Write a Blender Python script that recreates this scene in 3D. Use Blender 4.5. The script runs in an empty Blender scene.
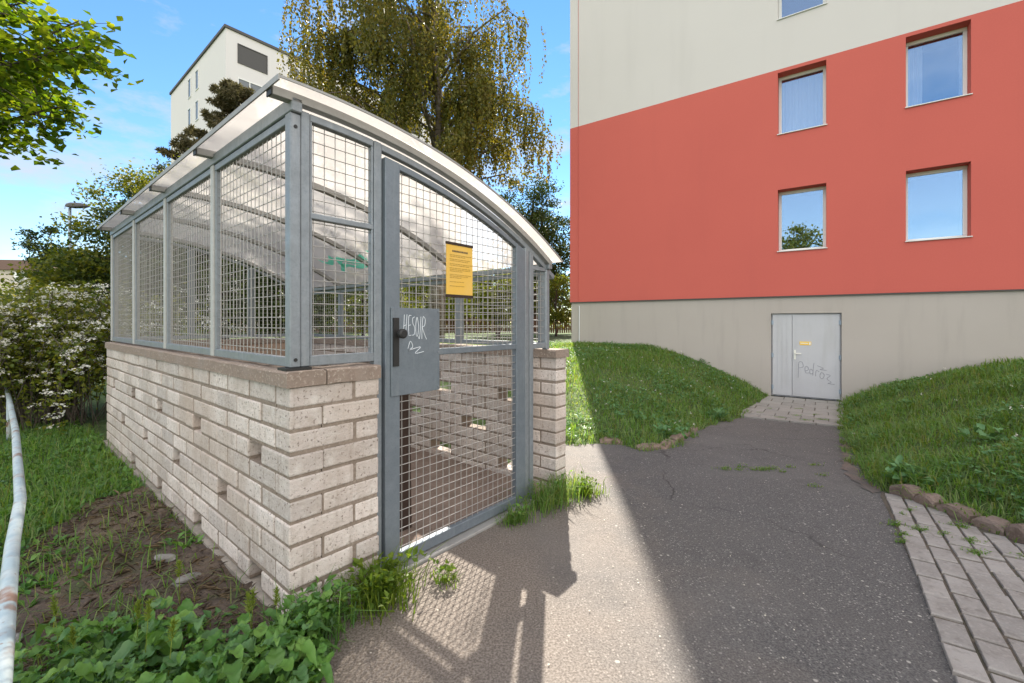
import bpy, bmesh, math, random
import numpy as np
from mathutils import Matrix, Vector
R = math.radians
random.seed(7); RNG = np.random.default_rng(11)
C = bpy.context.scene.collection
scene = bpy.context.scene

# ------------------------------------------------------------------ materials
def nt(name):
    m = bpy.data.materials.new(name); m.use_nodes = True
    t = m.node_tree; t.nodes.clear()
    return m, t, t.nodes, t.links
def N(nodes, kind, **kw):
    n = nodes.new(kind)
    for k, v in kw.items():
        if k in n.inputs: n.inputs[k].default_value = v
        else: setattr(n, k, v)
    return n
def rgb(c): return (c[0], c[1], c[2], 1.0)
def mixc(t, fac, a, b, mode='MIX'):
    n = t.nodes.new('ShaderNodeMix'); n.data_type = 'RGBA'; n.blend_type = mode
    for sock, v in ((n.inputs[0], fac), (n.inputs[6], a), (n.inputs[7], b)):
        if hasattr(v, 'is_linked') or hasattr(v, 'links'): t.links.new(v, sock)
        elif isinstance(v, (int, float)): sock.default_value = v
        else: sock.default_value = rgb(v)
    return n.outputs[2]
def ramp(t, src, lo, hi, a=0.0, b=1.0):
    n = t.nodes.new('ShaderNodeMapRange'); n.inputs[1].default_value = lo; n.inputs[2].default_value = hi
    n.inputs[3].default_value = a; n.inputs[4].default_value = b; n.clamp = True
    t.links.new(src, n.inputs[0]); return n.outputs[0]
def noise(t, co, scale, detail=5.0, rough=0.55):
    n = t.nodes.new('ShaderNodeTexNoise'); n.inputs['Scale'].default_value = scale
    n.inputs['Detail'].default_value = detail; n.inputs['Roughness'].default_value = rough
    t.links.new(co, n.inputs['Vector']); return n.outputs['Fac']
def stretch(t, co, s):
    n = t.nodes.new('ShaderNodeMapping'); n.inputs['Scale'].default_value = s
    t.links.new(co, n.inputs['Vector']); return n.outputs['Vector']
def surf(name, base, rough=0.8, metal=0.0, layers=(), island=0.0, bumps=(), spec=0.4, rough_var=0.0, coord='Object'):
    """layers: (scale, lo, hi, colour, strength[, stretch])"""
    m, t, n, l = nt(name)
    tc = n.new('ShaderNodeTexCoord'); co = tc.outputs[coord]
    out = n.new('ShaderNodeOutputMaterial'); p = n.new('ShaderNodeBsdfPrincipled')
    l.new(p.outputs[0], out.inputs[0])
    v = n.new('ShaderNodeRGB'); v.outputs[0].default_value = rgb(base); c = v.outputs[0]
    if island:
        g = n.new('ShaderNodeNewGeometry')
        f = ramp(t, g.outputs['Random Per Island'], 0, 1, 1 - island, 1 + island)
        vm = n.new('ShaderNodeVectorMath'); vm.operation = 'SCALE'
        l.new(c, vm.inputs[0]); l.new(f, vm.inputs['Scale']); c = vm.outputs[0]
    for L in layers:
        cc = stretch(t, co, L[5]) if len(L) > 5 else co
        f = ramp(t, noise(t, cc, L[0]), L[1], L[2], 0, L[4])
        c = mixc(t, f, c, L[3])
    l.new(c, p.inputs['Base Color'])
    p.inputs['Roughness'].default_value = rough; p.inputs['Metallic'].default_value = metal
    p.inputs['Specular IOR Level'].default_value = spec
    if rough_var:
        l.new(ramp(t, noise(t, co, 9.0), .3, .7, rough - rough_var, rough + rough_var), p.inputs['Roughness'])
    if bumps:
        prev = None
        for (sc, dist, st) in bumps:
            b = n.new('ShaderNodeBump'); b.inputs['Strength'].default_value = st; b.inputs['Distance'].default_value = dist
            l.new(noise(t, co, sc, 6.0, 0.6), b.inputs['Height'])
            if prev: l.new(prev, b.inputs['Normal'])
            prev = b.outputs[0]
        l.new(prev, p.inputs['Normal'])
    return m
def leafmat(name, cols, trans=0.5, rough=0.5, tint=(1.25, 1.15, 0.45)):
    m, t, n, l = nt(name)
    out = n.new('ShaderNodeOutputMaterial'); g = n.new('ShaderNodeNewGeometry')
    cr = n.new('ShaderNodeValToRGB'); cr.color_ramp.interpolation = 'LINEAR'
    els = cr.color_ramp.elements
    els[0].color = rgb(cols[0]); els[1].color = rgb(cols[-1])
    for i, c in enumerate(cols[1:-1]):
        e = els.new((i + 1) / (len(cols) - 1)); e.color = rgb(c)
    l.new(g.outputs['Random Per Island'], cr.inputs[0])
    p = n.new('ShaderNodeBsdfPrincipled'); p.inputs['Roughness'].default_value = rough
    p.inputs['Specular IOR Level'].default_value = 0.25
    l.new(cr.outputs[0], p.inputs['Base Color'])
    tr = n.new('ShaderNodeBsdfTranslucent')
    tc = mixc(t, 1.0, cr.outputs[0], tint, 'MULTIPLY')
    l.new(tc, tr.inputs[0])
    mx = n.new('ShaderNodeMixShader'); mx.inputs[0].default_value = trans
    l.new(p.outputs[0], mx.inputs[1]); l.new(tr.outputs[0], mx.inputs[2]); l.new(mx.outputs[0], out.inputs[0])
    return m

M = {}
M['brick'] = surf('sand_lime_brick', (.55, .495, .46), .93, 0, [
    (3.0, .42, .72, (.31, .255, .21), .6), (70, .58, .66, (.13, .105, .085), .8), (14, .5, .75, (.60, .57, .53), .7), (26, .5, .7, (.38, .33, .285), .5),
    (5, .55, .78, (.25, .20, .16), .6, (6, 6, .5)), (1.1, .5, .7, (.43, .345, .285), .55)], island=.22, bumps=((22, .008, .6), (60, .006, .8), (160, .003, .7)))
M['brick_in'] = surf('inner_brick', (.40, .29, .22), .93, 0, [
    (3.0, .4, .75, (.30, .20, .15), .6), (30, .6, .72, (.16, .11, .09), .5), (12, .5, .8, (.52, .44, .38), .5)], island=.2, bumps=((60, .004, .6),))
M['mortar'] = surf('mortar', (.235, .19, .152), .95, 0, [(20, .4, .7, (.17, .135, .11), .6), (60, .5, .7, (.40, .35, .30), .4)], bumps=((90, .006, .8),))
M['cap'] = surf('concrete_cap', (.25, .195, .16), .95, 0, [(12, .4, .7, (.20, .16, .13), .6), (70, .55, .7, (.50, .44, .38), .6), (4, .5, .8, (.30, .27, .25), .5)], bumps=((70, .006, .9),))
M['found'] = surf('foundation_concrete', (.30, .27, .235), .95, 0, [(8, .4, .7, (.17, .15, .13), .7), (50, .55, .7, (.42, .38, .33), .5)], bumps=((40, .01, .8),))
M['galv'] = surf('galvanised_steel', (.215, .238, .26), .5, .4, [(24, .4, .7, (.27, .30, .33), .6), (90, .5, .72, (.15, .175, .20), .5), (5, .55, .8, (.36, .37, .38), .4, (8, 8, .6))], bumps=((120, .0006, .4),), spec=.5, rough_var=.1)
M['galv_door'] = surf('galvanised_door_steel', (.155, .185, .215), .48, .35, [(20, .4, .7, (.205, .235, .265), .5), (110, .5, .72, (.12, .145, .17), .5), (6, .58, .8, (.30, .32, .335), .35, (7, 7, .5))], bumps=((120, .0006, .4),), spec=.5, rough_var=.1)
M['galv_lit'] = surf('galvanised_steel_lit', (.40, .40, .39), .6, .2, [(24, .4, .7, (.48, .48, .465), .6), (90, .5, .72, (.30, .30, .29), .4)])  # same galvanised steel, skylight on the left-side posts painted in as paler colour
M['wire'] = surf('galvanised_wire', (.36, .35, .335), .5, .4, [(30, .5, .75, (.30, .28, .26), .6)])
M['rib'] = surf('roof_rib_aluminium', (.33, .325, .315), .5, .3, [(18, .4, .7, (.25, .24, .23), .5)])
M['black'] = surf('black_plastic', (.02, .02, .02), .5)
M['plank'] = surf('dark_board', (.035, .02, .014), .8, 0, [(20, .5, .7, (.06, .035, .025), .6, (6, 6, .4))])
M['floor'] = surf('shelter_floor', (.22, .165, .135), .95, 0, [(6, .4, .65, (.15, .11, .09), .6), (60, .5, .7, (.30, .24, .20), .5)], bumps=((60, .01, .7),))
M['yellow'] = surf('yellow_notice', (.70, .43, .07), .5, 0, [(5, .4, .8, (.68, .48, .20), .6)])
M['ink'] = surf('notice_ink', (.12, .09, .05), .7)
M['ink2'] = surf('notice_ink_faded', (.42, .27, .05), .7)
M['redwall'] = surf('red_render', (.525, .116, .090), .93, 0, [(.35, .3, .75, (.475, .102, .082), .7), (40, .45, .7, (.56, .132, .104), .35), (1.2, .55, .8, (.47, .105, .085), .4, (2, 2, .25))], bumps=((160, .003, .5),))
M['whitewall'] = surf('pale_render', (.57, .54, .515), .93, 0, [(.4, .4, .8, (.535, .507, .483), .6), (1.0, .5, .8, (.495, .468, .445), .4, (2, 2, .2))], bumps=((160, .003, .5),))
M['plinth'] = surf('grey_plinth', (.41, .37, .335), .95, 0, [(.5, .4, .75, (.375, .335, .30), .7), (2.5, .55, .8, (.31, .285, .25), .5, (2, 2, .2)), (60, .5, .7, (.43, .395, .35), .4)], bumps=((180, .003, .5),))
M['doorpaint'] = surf('grey_door_paint', (.46, .46, .475), .55, 0, [(1.6, .5, .75, (.36, .35, .34), .5, (3, 3, .5)), (3, .45, .8, (.42, .42, .435), .6), (14, .6, .8, (.38, .37, .36), .35, (5, 5, .4))])
M['pvc'] = surf('white_frame', (.72, .71, .69), .4, 0, [(6, .5, .8, (.64, .63, .61), .5)])
M['sillm'] = surf('sill_metal', (.66, .65, .63), .45, .1)
M['room'] = surf('dark_room', (.10, .10, .105), .9)
M['curtain'] = surf('net_curtain', (.80, .80, .80), .9)
M['conductor'] = surf('conductor_pipe', (.62, .63, .63), .5, .2)
M['handle'] = surf('door_handle_metal', (.78, .76, .68), .35, .3)
M['stick'] = surf('yellow_sticker', (.80, .52, .08), .6)
M['pencil'] = surf('graffiti_grey', (.25, .25, .28), .8)
M['chalk'] = surf('graffiti_white', (.62, .66, .70), .8)
M['teal'] = leafmat('graffiti_teal', [(.16, .62, .46), (.20, .66, .50)], .6, .7, (1, 1, 1))
M['block'] = surf('block_render', (.60, .57, .565), .9, 0, [(.2, .4, .8, (.62, .605, .585), .6)])
M['dark'] = surf('dark_blind', (.075, .07, .068), .7)
M['brownroof'] = surf('brown_roof', (.12, .075, .055), .9)
M['housewall'] = surf('beige_house_wall', (.52, .46, .40), .9)
M['pole'] = surf('lamp_pole_paint', (.30, .36, .43), .5, .4)
M['railpaint'] = surf('rail_paint', (.33, .415, .45), .5, 0, [(5, .56, .63, (.22, .10, .05), .85), (9, .58, .66, (.20, .10, .05), .7), (14, .42, .6, (.48, .53, .53), .7), (55, .63, .7, (.20, .10, .06), .7)], bumps=((60, .002, .4),))
M['kerb'] = surf('kerb_concrete', (.205, .15, .122), .95, 0, [(10, .4, .7, (.12, .085, .07), .7), (60, .55, .7, (.30, .23, .19), .5), (3, .5, .8, (.26, .21, .185), .6)], island=.12, bumps=((45, .012, .9),))
M['grit'] = surf('reddish_grit', (.15, .112, .095), .97, 0, [(40, .4, .65, (.09, .068, .058), .7), (110, .5, .7, (.26, .22, .19), .6), (3, .45, .6, (.10, .095, .09), .7)], bumps=((60, .008, .7),))
M['sett'] = surf('concrete_sett', (.262, .245, .228), .93, 0, [(6, .4, .7, (.175, .155, .14), .7), (70, .5, .7, (.33, .30, .28), .6), (2, .5, .8, (.29, .27, .255), .5), (25, .55, .7, (.13, .115, .10), .5)], island=.13, bumps=((90, .004, .7),))
M['settbed'] = surf('sett_joint_soil', (.10, .082, .064), .97, 0, [(12, .5, .65, (.05, .06, .03), .6)], bumps=((60, .01, .7),))
M['slab'] = surf('apron_slab', (.235, .225, .21), .93, 0, [(7, .4, .75, (.23, .215, .195), .6), (70, .5, .7, (.37, .35, .32), .5)], island=.12, bumps=((80, .004, .7),))
M['trunk'] = surf('bark', (.085, .07, .055), .95, 0, [(9, .4, .7, (.045, .036, .03), .7, (1, 1, .25))], bumps=((20, .03, .8),))
M['birchbark'] = surf('birch_bark', (.13, .105, .08), .9, 0, [(6, .5, .62, (.05, .04, .03), .9, (1, 1, 4)), (3, .55, .7, (.34, .32, .29), .7)])
M['fence'] = surf('brown_fence_wood', (.12, .065, .04), .9, 0, [(9, .4, .7, (.075, .04, .028), .6, (4, 4, .5))], island=.25)
M['stone'] = surf('pale_stone', (.23, .22, .21), .9, 0, [(20, .4, .7, (.12, .11, .10), .7)], bumps=((40, .01, .8),))
M['petal'] = leafmat('white_petal', [(.80, .78, .72), (.86, .85, .80), (.78, .74, .64)], .45, .7, (1.0, 1.0, .95))
M['fleck'] = surf('pale_fleck', (.40, .37, .31), .9, island=.25)
M['dry'] = leafmat('dry_stalk', [(.16, .115, .07), (.25, .19, .12), (.09, .065, .045), (.055, .04, .03)], .2, .8, (1.1, 1, .8))
M['grass'] = leafmat('lawn_blades', [(.070, .165, .034), (.115, .25, .045), (.16, .29, .062), (.085, .19, .05), (.25, .32, .13), (.11, .22, .08), (.22, .23, .10)], .5, .5, (1.55, 1.35, .35))
M['clover'] = leafmat('lawn_weed_leaves', [(.09, .20, .075), (.14, .27, .115), (.075, .17, .05)], .35, .42)
M['sunny'] = leafmat('bright_tuft_leaves', [(.08, .15, .02), (.12, .20, .025), (.16, .22, .03)], .5, .5, (1.35, 1.25, .3))
M['weed'] = leafmat('broad_weed_leaf', [(.06, .155, .03), (.10, .22, .042), (.16, .29, .065), (.07, .17, .05), (.12, .22, .09)], .35, .36, (1.3, 1.25, .35))
M['spike'] = leafmat('foxtail', [(.17, .25, .035), (.25, .32, .06)], .5, .6)
M['birchleaf'] = leafmat('birch_leaf', [(.06, .078, .014), (.125, .138, .025), (.20, .185, .035), (.085, .10, .02), (.17, .135, .034)], .48, .5, (1.2, .95, .3))
M['mapleleaf'] = leafmat('maple_leaf', [(.05, .11, .014), (.08, .16, .018), (.13, .21, .024), (.19, .25, .035)], .6, .45, (1.45, 1.2, .25))
M['treeleaf'] = leafmat('tree_leaf', [(.045, .075, .012), (.085, .12, .018), (.13, .155, .025), (.19, .19, .03)], .5, .5, (1.3, 1.1, .3))
M['darkleaf'] = leafmat('dark_leaf', [(.022, .04, .014), (.04, .065, .018), (.07, .09, .02)], .35, .5, (1.2, 1.1, .4))
M['limeleaf'] = leafmat('lime_leaf', [(.09, .13, .02), (.14, .19, .03), (.20, .23, .04), (.07, .10, .02)], .5, .5, (1.3, 1.15, .3))
M['bushleaf'] = leafmat('flower_bush_leaf', [(.075, .12, .02), (.14, .18, .03), (.24, .25, .045), (.05, .085, .02)], .55, .5, (1.35, 1.15, .3))
M['needle'] = leafmat('pine_needle', [(.075, .07, .035), (.13, .115, .06), (.19, .155, .085)], .25, .6, (1, 1, .6))

def asphalt():
    m, t, n, l = nt('asphalt'); tc = n.new('ShaderNodeTexCoord'); co = tc.outputs['Object']
    out = n.new('ShaderNodeOutputMaterial'); p = n.new('ShaderNodeBsdfPrincipled'); l.new(p.outputs[0], out.inputs[0])
    c = mixc(t, ramp(t, noise(t, co, 140, 4), .38, .64), (.058, .056, .056), (.145, .138, .132))
    vo = n.new('ShaderNodeTexVoronoi'); vo.inputs['Scale'].default_value = 85; l.new(co, vo.inputs['Vector'])
    sep = n.new('ShaderNodeSeparateColor'); l.new(vo.outputs['Color'], sep.inputs[0])
    chip = ramp(t, sep.outputs[0], .80, .86, 0, .75)
    dk = ramp(t, vo.outputs['Distance'], .30, .42, 1, 0)
    mm = n.new('ShaderNodeMath'); mm.operation = 'MULTIPLY'; l.new(chip, mm.inputs[0]); l.new(dk, mm.inputs[1])
    c = mixc(t, mm.outputs[0], c, (.33, .31, .285))
    vo3 = n.new('ShaderNodeTexVoronoi'); vo3.inputs['Scale'].default_value = 22; l.new(co, vo3.inputs['Vector'])
    sep3 = n.new('ShaderNodeSeparateColor'); l.new(vo3.outputs['Color'], sep3.inputs[0])
    m3 = n.new('ShaderNodeMath'); m3.operation = 'MULTIPLY'
    l.new(ramp(t, sep3.outputs[1], .86, .9, 0, .9), m3.inputs[0]); l.new(ramp(t, vo3.outputs['Distance'], .12, .2, 1, 0), m3.inputs[1])
    c = mixc(t, m3.outputs[0], c, (.42, .40, .36))
    c = mixc(t, ramp(t, noise(t, co, 1.1, 4), .45, .75, 0, .35), c, (.13, .118, .108))
    c = mixc(t, ramp(t, noise(t, co, 5, 5), .55, .75, 0, .4), c, (.06, .056, .055))
    # older, browner surface close to the shelter
    sx = n.new('ShaderNodeSeparateXYZ'); l.new(co, sx.inputs[0])
    a = n.new('ShaderNodeMath'); a.operation = 'MULTIPLY_ADD'; a.inputs[1].default_value = .9; l.new(sx.outputs[0], a.inputs[0]); l.new(ramp(t, noise(t, co, 2.5, 5), .2, .8, -.5, .5), a.inputs[2])
    c = mixc(t, ramp(t, a.outputs[0], -.1, 1.0, .8, 0), c, mixc(t, ramp(t, noise(t, co, 110, 3), .4, .62), (.115, .09, .072), (.245, .21, .18)))
    # hairline cracks and a few darker patched areas
    wv = n.new('ShaderNodeTexNoise'); wv.inputs['Scale'].default_value = 2.2; wv.inputs['Detail'].default_value = 5; l.new(co, wv.inputs['Vector'])
    ad = n.new('ShaderNodeMix'); ad.data_type = 'VECTOR'; ad.inputs[0].default_value = .35; l.new(co, ad.inputs[4]); l.new(wv.outputs['Color'], ad.inputs[5])
    vc = n.new('ShaderNodeTexVoronoi'); vc.feature = 'DISTANCE_TO_EDGE'; vc.inputs['Scale'].default_value = .75; l.new(ad.outputs[1], vc.inputs['Vector'])
    ck = n.new('ShaderNodeMath'); ck.operation = 'MULTIPLY'; l.new(ramp(t, vc.outputs['Distance'], .0015, .006, .75, 0), ck.inputs[0]); l.new(ramp(t, noise(t, co, .9, 3), .46, .58), ck.inputs[1])
    c = mixc(t, ck.outputs[0], c, (.03, .028, .026))
    c = mixc(t, ramp(t, noise(t, co, .55, 4), .5, .62, 0, .3), c, (.142, .136, .132))
    l.new(c, p.inputs['Base Color']); p.inputs['Roughness'].default_value = .88; p.inputs['Specular IOR Level'].default_value = .35
    b1 = n.new('ShaderNodeBump'); b1.inputs['Strength'].default_value = .3; b1.inputs['Distance'].default_value = .006; l.new(vo.outputs['Distance'], b1.inputs['Height']); b1.invert = True
    b2 = n.new('ShaderNodeBump'); b2.inputs['Strength'].default_value = .7; b2.inputs['Distance'].default_value = .005; l.new(noise(t, co, 210, 5, .7), b2.inputs['Height']); l.new(b1.outputs[0], b2.inputs['Normal'])
    l.new(b2.outputs[0], p.inputs['Normal'])
    return m
M['asphalt'] = asphalt()
M['ground'] = surf('lawn_ground', (.065, .105, .026), .97, 0, [(1.2, .4, .7, (.085, .125, .03), .7), (14, .45, .65, (.035, .055, .016), .7), (.25, .5, .8, (.10, .115, .03), .5)], bumps=((18, .05, .8),))
M['soil'] = surf('garden_soil', (.095, .072, .058), .97, 0, [(9, .4, .65, (.06, .042, .032), .8), (45, .5, .68, (.17, .125, .09), .6), (2.2, .5, .66, (.19, .145, .10), .75), (3.2, .56, .68, (.05, .075, .022), .7)], bumps=((16, .05, .9), (70, .012, .8)))
def sheetmat():
    m, t, n, l = nt('opal_sheet'); out = n.new('ShaderNodeOutputMaterial'); tc = n.new('ShaderNodeTexCoord'); co = tc.outputs['Object']
    c = mixc(t, ramp(t, noise(t, co, 2.0, 5), .45, .75, 0, .5), (.50, .475, .455), (.30, .285, .275))
    d = n.new('ShaderNodeBsdfDiffuse'); l.new(c, d.inputs[0])
    tr = n.new('ShaderNodeBsdfTranslucent'); l.new(c, tr.inputs[0])
    mx = n.new('ShaderNodeMixShader'); mx.inputs[0].default_value = .62; l.new(d.outputs[0], mx.inputs[1]); l.new(tr.outputs[0], mx.inputs[2])
    g = n.new('ShaderNodeBsdfGlossy'); g.inputs['Roughness'].default_value = .2
    m2 = n.new('ShaderNodeMixShader'); m2.inputs[0].default_value = .05; l.new(mx.outputs[0], m2.inputs[1]); l.new(g.outputs[0], m2.inputs[2])
    tp = n.new('ShaderNodeBsdfTransparent'); tp.inputs[0].default_value = (.95, .93, .90, 1); m3 = n.new('ShaderNodeMixShader'); m3.inputs[0].default_value = .26; l.new(m2.outputs[0], m3.inputs[1]); l.new(tp.outputs[0], m3.inputs[2])
    l.new(m3.outputs[0], out.inputs[0]); return m
M['sheet'] = sheetmat()
def glassmat(name, refl, tint):
    m, t, n, l = nt(name); out = n.new('ShaderNodeOutputMaterial')
    g = n.new('ShaderNodeBsdfGlossy'); g.inputs['Roughness'].default_value = .01; g.inputs[0].default_value = rgb(tint)
    tr = n.new('ShaderNodeBsdfTransparent'); tr.inputs[0].default_value = (.9, .92, .93, 1)
    mx = n.new('ShaderNodeMixShader'); mx.inputs[0].default_value = refl; l.new(tr.outputs[0], mx.inputs[1]); l.new(g.outputs[0], mx.inputs[2])
    l.new(mx.outputs[0], out.inputs[0]); return m
M['glass'] = glassmat('window_glass', .42, (.68, .78, .86))

# ------------------------------------------------------------------ mesh helpers
def link(o, parent=None):
    C.objects.link(o)
    if parent: o.parent = parent
    return o
class MB:
    def __init__(s): s.v = []; s.f = []
    def add(s, vs, fs):
        b = len(s.v); s.v += [tuple(v) for v in vs]; s.f += [tuple(b + i for i in f) for f in fs]
    def box(s, x0, x1, y0, y1, z0, z1, M4=None):
        vs = [(x, y, z) for z in (z0, z1) for y in (y0, y1) for x in (x0, x1)]
        if M4 is not None: vs = [M4 @ Vector(v) for v in vs]
        s.add(vs, [(0, 2, 3, 1), (4, 5, 7, 6), (0, 1, 5, 4), (2, 6, 7, 3), (0, 4, 6, 2), (1, 3, 7, 5)])
    def tube(s, pts, rad, n=8, cap=True, phase=0.0):
        pts = [Vector(p) for p in pts]; rr = rad if isinstance(rad, (list, tuple)) else [rad] * len(pts)
        b = len(s.v); up = None
        for i, p in enumerate(pts):
            d = (pts[min(i + 1, len(pts) - 1)] - pts[max(i - 1, 0)]).normalized()
            if up is None: up = Vector((0, 0, 1)) if abs(d.z) < .9 else Vector((1, 0, 0))
            a = d.cross(up).normalized(); c = a.cross(d).normalized(); up = c
            for k in range(n):
                t = 2 * math.pi * k / n + phase
                s.v.append(tuple(p + (a * math.cos(t) + c * math.sin(t)) * rr[i]))
        for i in range(len(pts) - 1):
            for k in range(n):
                s.f.append((b + i * n + k, b + i * n + (k + 1) % n, b + (i + 1) * n + (k + 1) % n, b + (i + 1) * n + k))
        if cap:
            s.f.append(tuple(b + k for k in range(n))[::-1]); e = b + (len(pts) - 1) * n
            s.f.append(tuple(e + k for k in range(n)))
    def sweep(s, secs):
        """secs: list of rings (same count); closed ring, capped"""
        b = len(s.v); n = len(secs[0])
        for r in secs: s.v += [tuple(v) for v in r]
        for i in range(len(secs) - 1):
            for k in range(n):
                s.f.append((b + i * n + k, b + i * n + (k + 1) % n, b + (i + 1) * n + (k + 1) % n, b + (i + 1) * n + k))
        s.f.append(tuple(b + k for k in range(n))[::-1]); e = b + (len(secs) - 1) * n
        s.f.append(tuple(e + k for k in range(n)))
    def quad(s, a, b, c, d): s.add([a, b, c, d], [(0, 1, 2, 3)])
    def build(s, name, mat, parent=None, smooth=False, bevel=0, fixn=True, seg=1):
        me = bpy.data.meshes.new(name); me.from_pydata(s.v, [], s.f)
        if fixn:
            bm = bmesh.new(); bm.from_mesh(me); bmesh.ops.recalc_face_normals(bm, faces=bm.faces); bm.to_mesh(me); bm.free()
        me.materials.append(mat)
        if smooth: me.polygons.foreach_set('use_smooth', [True] * len(me.polygons))
        o = bpy.data.objects.new(name, me); link(o, parent)
        if bevel:
            bv = o.modifiers.new('bevel', 'BEVEL'); bv.width = bevel; bv.segments = seg; bv.limit_method = 'ANGLE'
        return o
def npmesh(name, V, F, mat, parent=None, smooth=False):
    """V (n,3) array, F (m,k) int array"""
    me = bpy.data.meshes.new(name); k = F.shape[1]
    me.vertices.add(len(V)); me.vertices.foreach_set('co', np.ascontiguousarray(V, dtype=np.float32).ravel())
    me.loops.add(F.size); me.loops.foreach_set('vertex_index', np.ascontiguousarray(F, dtype=np.int32).ravel())
    me.polygons.add(len(F)); me.polygons.foreach_set('loop_start', np.arange(0, F.size, k, dtype=np.int32))
    try: me.polygons.foreach_set('loop_total', np.full(len(F), k, dtype=np.int32))
    except Exception: pass
    me.update(calc_edges=True); me.validate()
    me.materials.append(mat)
    if smooth: me.polygons.foreach_set('use_smooth', [True] * len(F))
    return link(bpy.data.objects.new(name, me), parent)
def empty(name, loc=(0, 0, 0), rz=0.0):
    o = bpy.data.objects.new(name, None); o.location = loc; o.rotation_euler = (0, 0, rz); o.empty_display_size = .2
    return link(o)
def tag(o, label, cat, group=None):
    o['label'] = label; o['category'] = cat
    if group: o['group'] = group
    return o
def setting(o, kind='structure'): o['kind'] = kind; return o
def unit(a): return a / np.maximum(np.linalg.norm(a, axis=-1, keepdims=True), 1e-9)
def leaf_arrays(P, size, nrm=None, axis=None, aspect=.55, fold=.25):
    """two-quad folded leaves at P; each leaf an island of 6 verts"""
    n = len(P); size = np.broadcast_to(np.asarray(size, float), (n,))[:, None]
    if nrm is None: nrm = unit(RNG.normal(size=(n, 3)))
    if axis is None: axis = unit(RNG.normal(size=(n, 3)))
    b = unit(np.cross(nrm, axis)); a = unit(np.cross(b, nrm))
    w = size * aspect * .5
    up = nrm * size * fold * .5
    base = P; tip = P + a * size; m1 = P + a * size * .38; 
    V = np.stack([base, m1 + b * w + up, tip, m1 - b * w + up, m1 + a * size * .32 + b * w * .55 + up * .7, m1 + a * size * .32 - b * w * .55 + up * .7], 1)
    F = np.array([[0, 1, 4, 2], [0, 2, 5, 3]])
    F = (np.arange(n)[:, None, None] * 6 + F[None]).reshape(-1, 4)
    return V.reshape(-1, 3), F
def leaves(name, P, size, mat, parent=None, **kw):
    V, F = leaf_arrays(np.asarray(P), size, **kw); return npmesh(name, V, F, mat, parent)
def blade_arrays(P, h, w, lean=.5, az=None):
    n = len(P); h = np.broadcast_to(h, (n,))[:, None]; w = np.broadcast_to(w, (n,))[:, None]
    if az is None: az = RNG.uniform(0, 2 * np.pi, n)
    d = np.stack([np.cos(az), np.sin(az), 0 * az], 1); s = np.stack([-np.sin(az), np.cos(az), 0 * az], 1)
    L = (RNG.uniform(.15, 1.0, n) * lean)[:, None]
    z = np.array([0, 0, 1.0])
    mid = P + d * h * L * .35 + z * h * .6; tip = P + d * h * L * 1.1 + z * h * (1.0 - .35 * L)
    V = np.stack([P - s * w * .5, P + s * w * .5, mid + s * w * .42, mid - s * w * .42, tip + s * w * .06, tip - s * w * .06], 1)
    F = np.array([[0, 1, 2, 3], [3, 2, 4, 5]])
    return V.reshape(-1, 3), (np.arange(n)[:, None, None] * 6 + F[None]).reshape(-1, 4)
def join_arrays(parts):
    Vs, Fs, o = [], [], 0
    for V, F in parts: Vs.append(V); Fs.append(F + o); o += len(V)
    return np.concatenate(Vs), np.concatenate(Fs)

# ------------------------------------------------------------------ terrain
XF = np.array([.6416, .767]); YF = np.array([-.767, .6416]); P0 = np.array([-.936, 1.85]); SHRZ = math.atan2(.767, .6416)
def sm(t): t = np.clip(t, 0, 1); return t * t * (3 - 2 * t)
PATH = [(-.66, -6), (-.66, 1.5), (-.80, 1.95), (.43, 3.48), (-.1, 3.95), (.25, 4.85), (.635, 4.99), (1.015, 5.10), (1.307, 5.09), (1.41, 4.85), (1.767, 4.98),
        (2.21, 5.65), (2.806, 6.57), (3.556, 7.52), (4.25, 8.16), (4.74, 8.95), (6.45, 10.97), (7.60, 10.15), (5.60, 7.44), (5.3, 7.0), (4.174, 5.40),
        (3.413, 4.29), (3.239, 3.98), (3.106, 3.69), (3.113, 3.44), (3.114, 3.22), (3.123, 3.03), (3.13, 2.88), (3.12, 2.67), (3.2, -6)]
SHED = [tuple(P0), tuple(P0 + 2.14 * XF), tuple(P0 + 2.14 * XF + 4.38 * YF), tuple(P0 + 4.38 * YF)]
def inside(poly, X, Y):
    r = np.zeros(X.shape, bool); n = len(poly)
    for i in range(n):
        (x1, y1), (x2, y2) = poly[i], poly[(i + 1) % n]
        c = (y1 > Y) != (y2 > Y)
        r ^= c & (X < (x2 - x1) * (Y - y1) / (y2 - y1 + 1e-12) + x1)
    return r
def dist(poly, X, Y):
    d = np.full(X.shape, 1e9); n = len(poly)
    for i in range(n):
        a = np.array(poly[i]); b = np.array(poly[(i + 1) % n]); e = b - a
        t = np.clip(((X - a[0]) * e[0] + (Y - a[1]) * e[1]) / (e @ e), 0, 1)
        d = np.minimum(d, np.hypot(X - a[0] - t * e[0], Y - a[1] - t * e[1]))
    return np.where(inside(poly, X, Y), 0, d)
def zpath(X, Y): return -.045 - .535 * sm((.6 * X + .8 * Y - 2.0) / 9.0)
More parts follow.
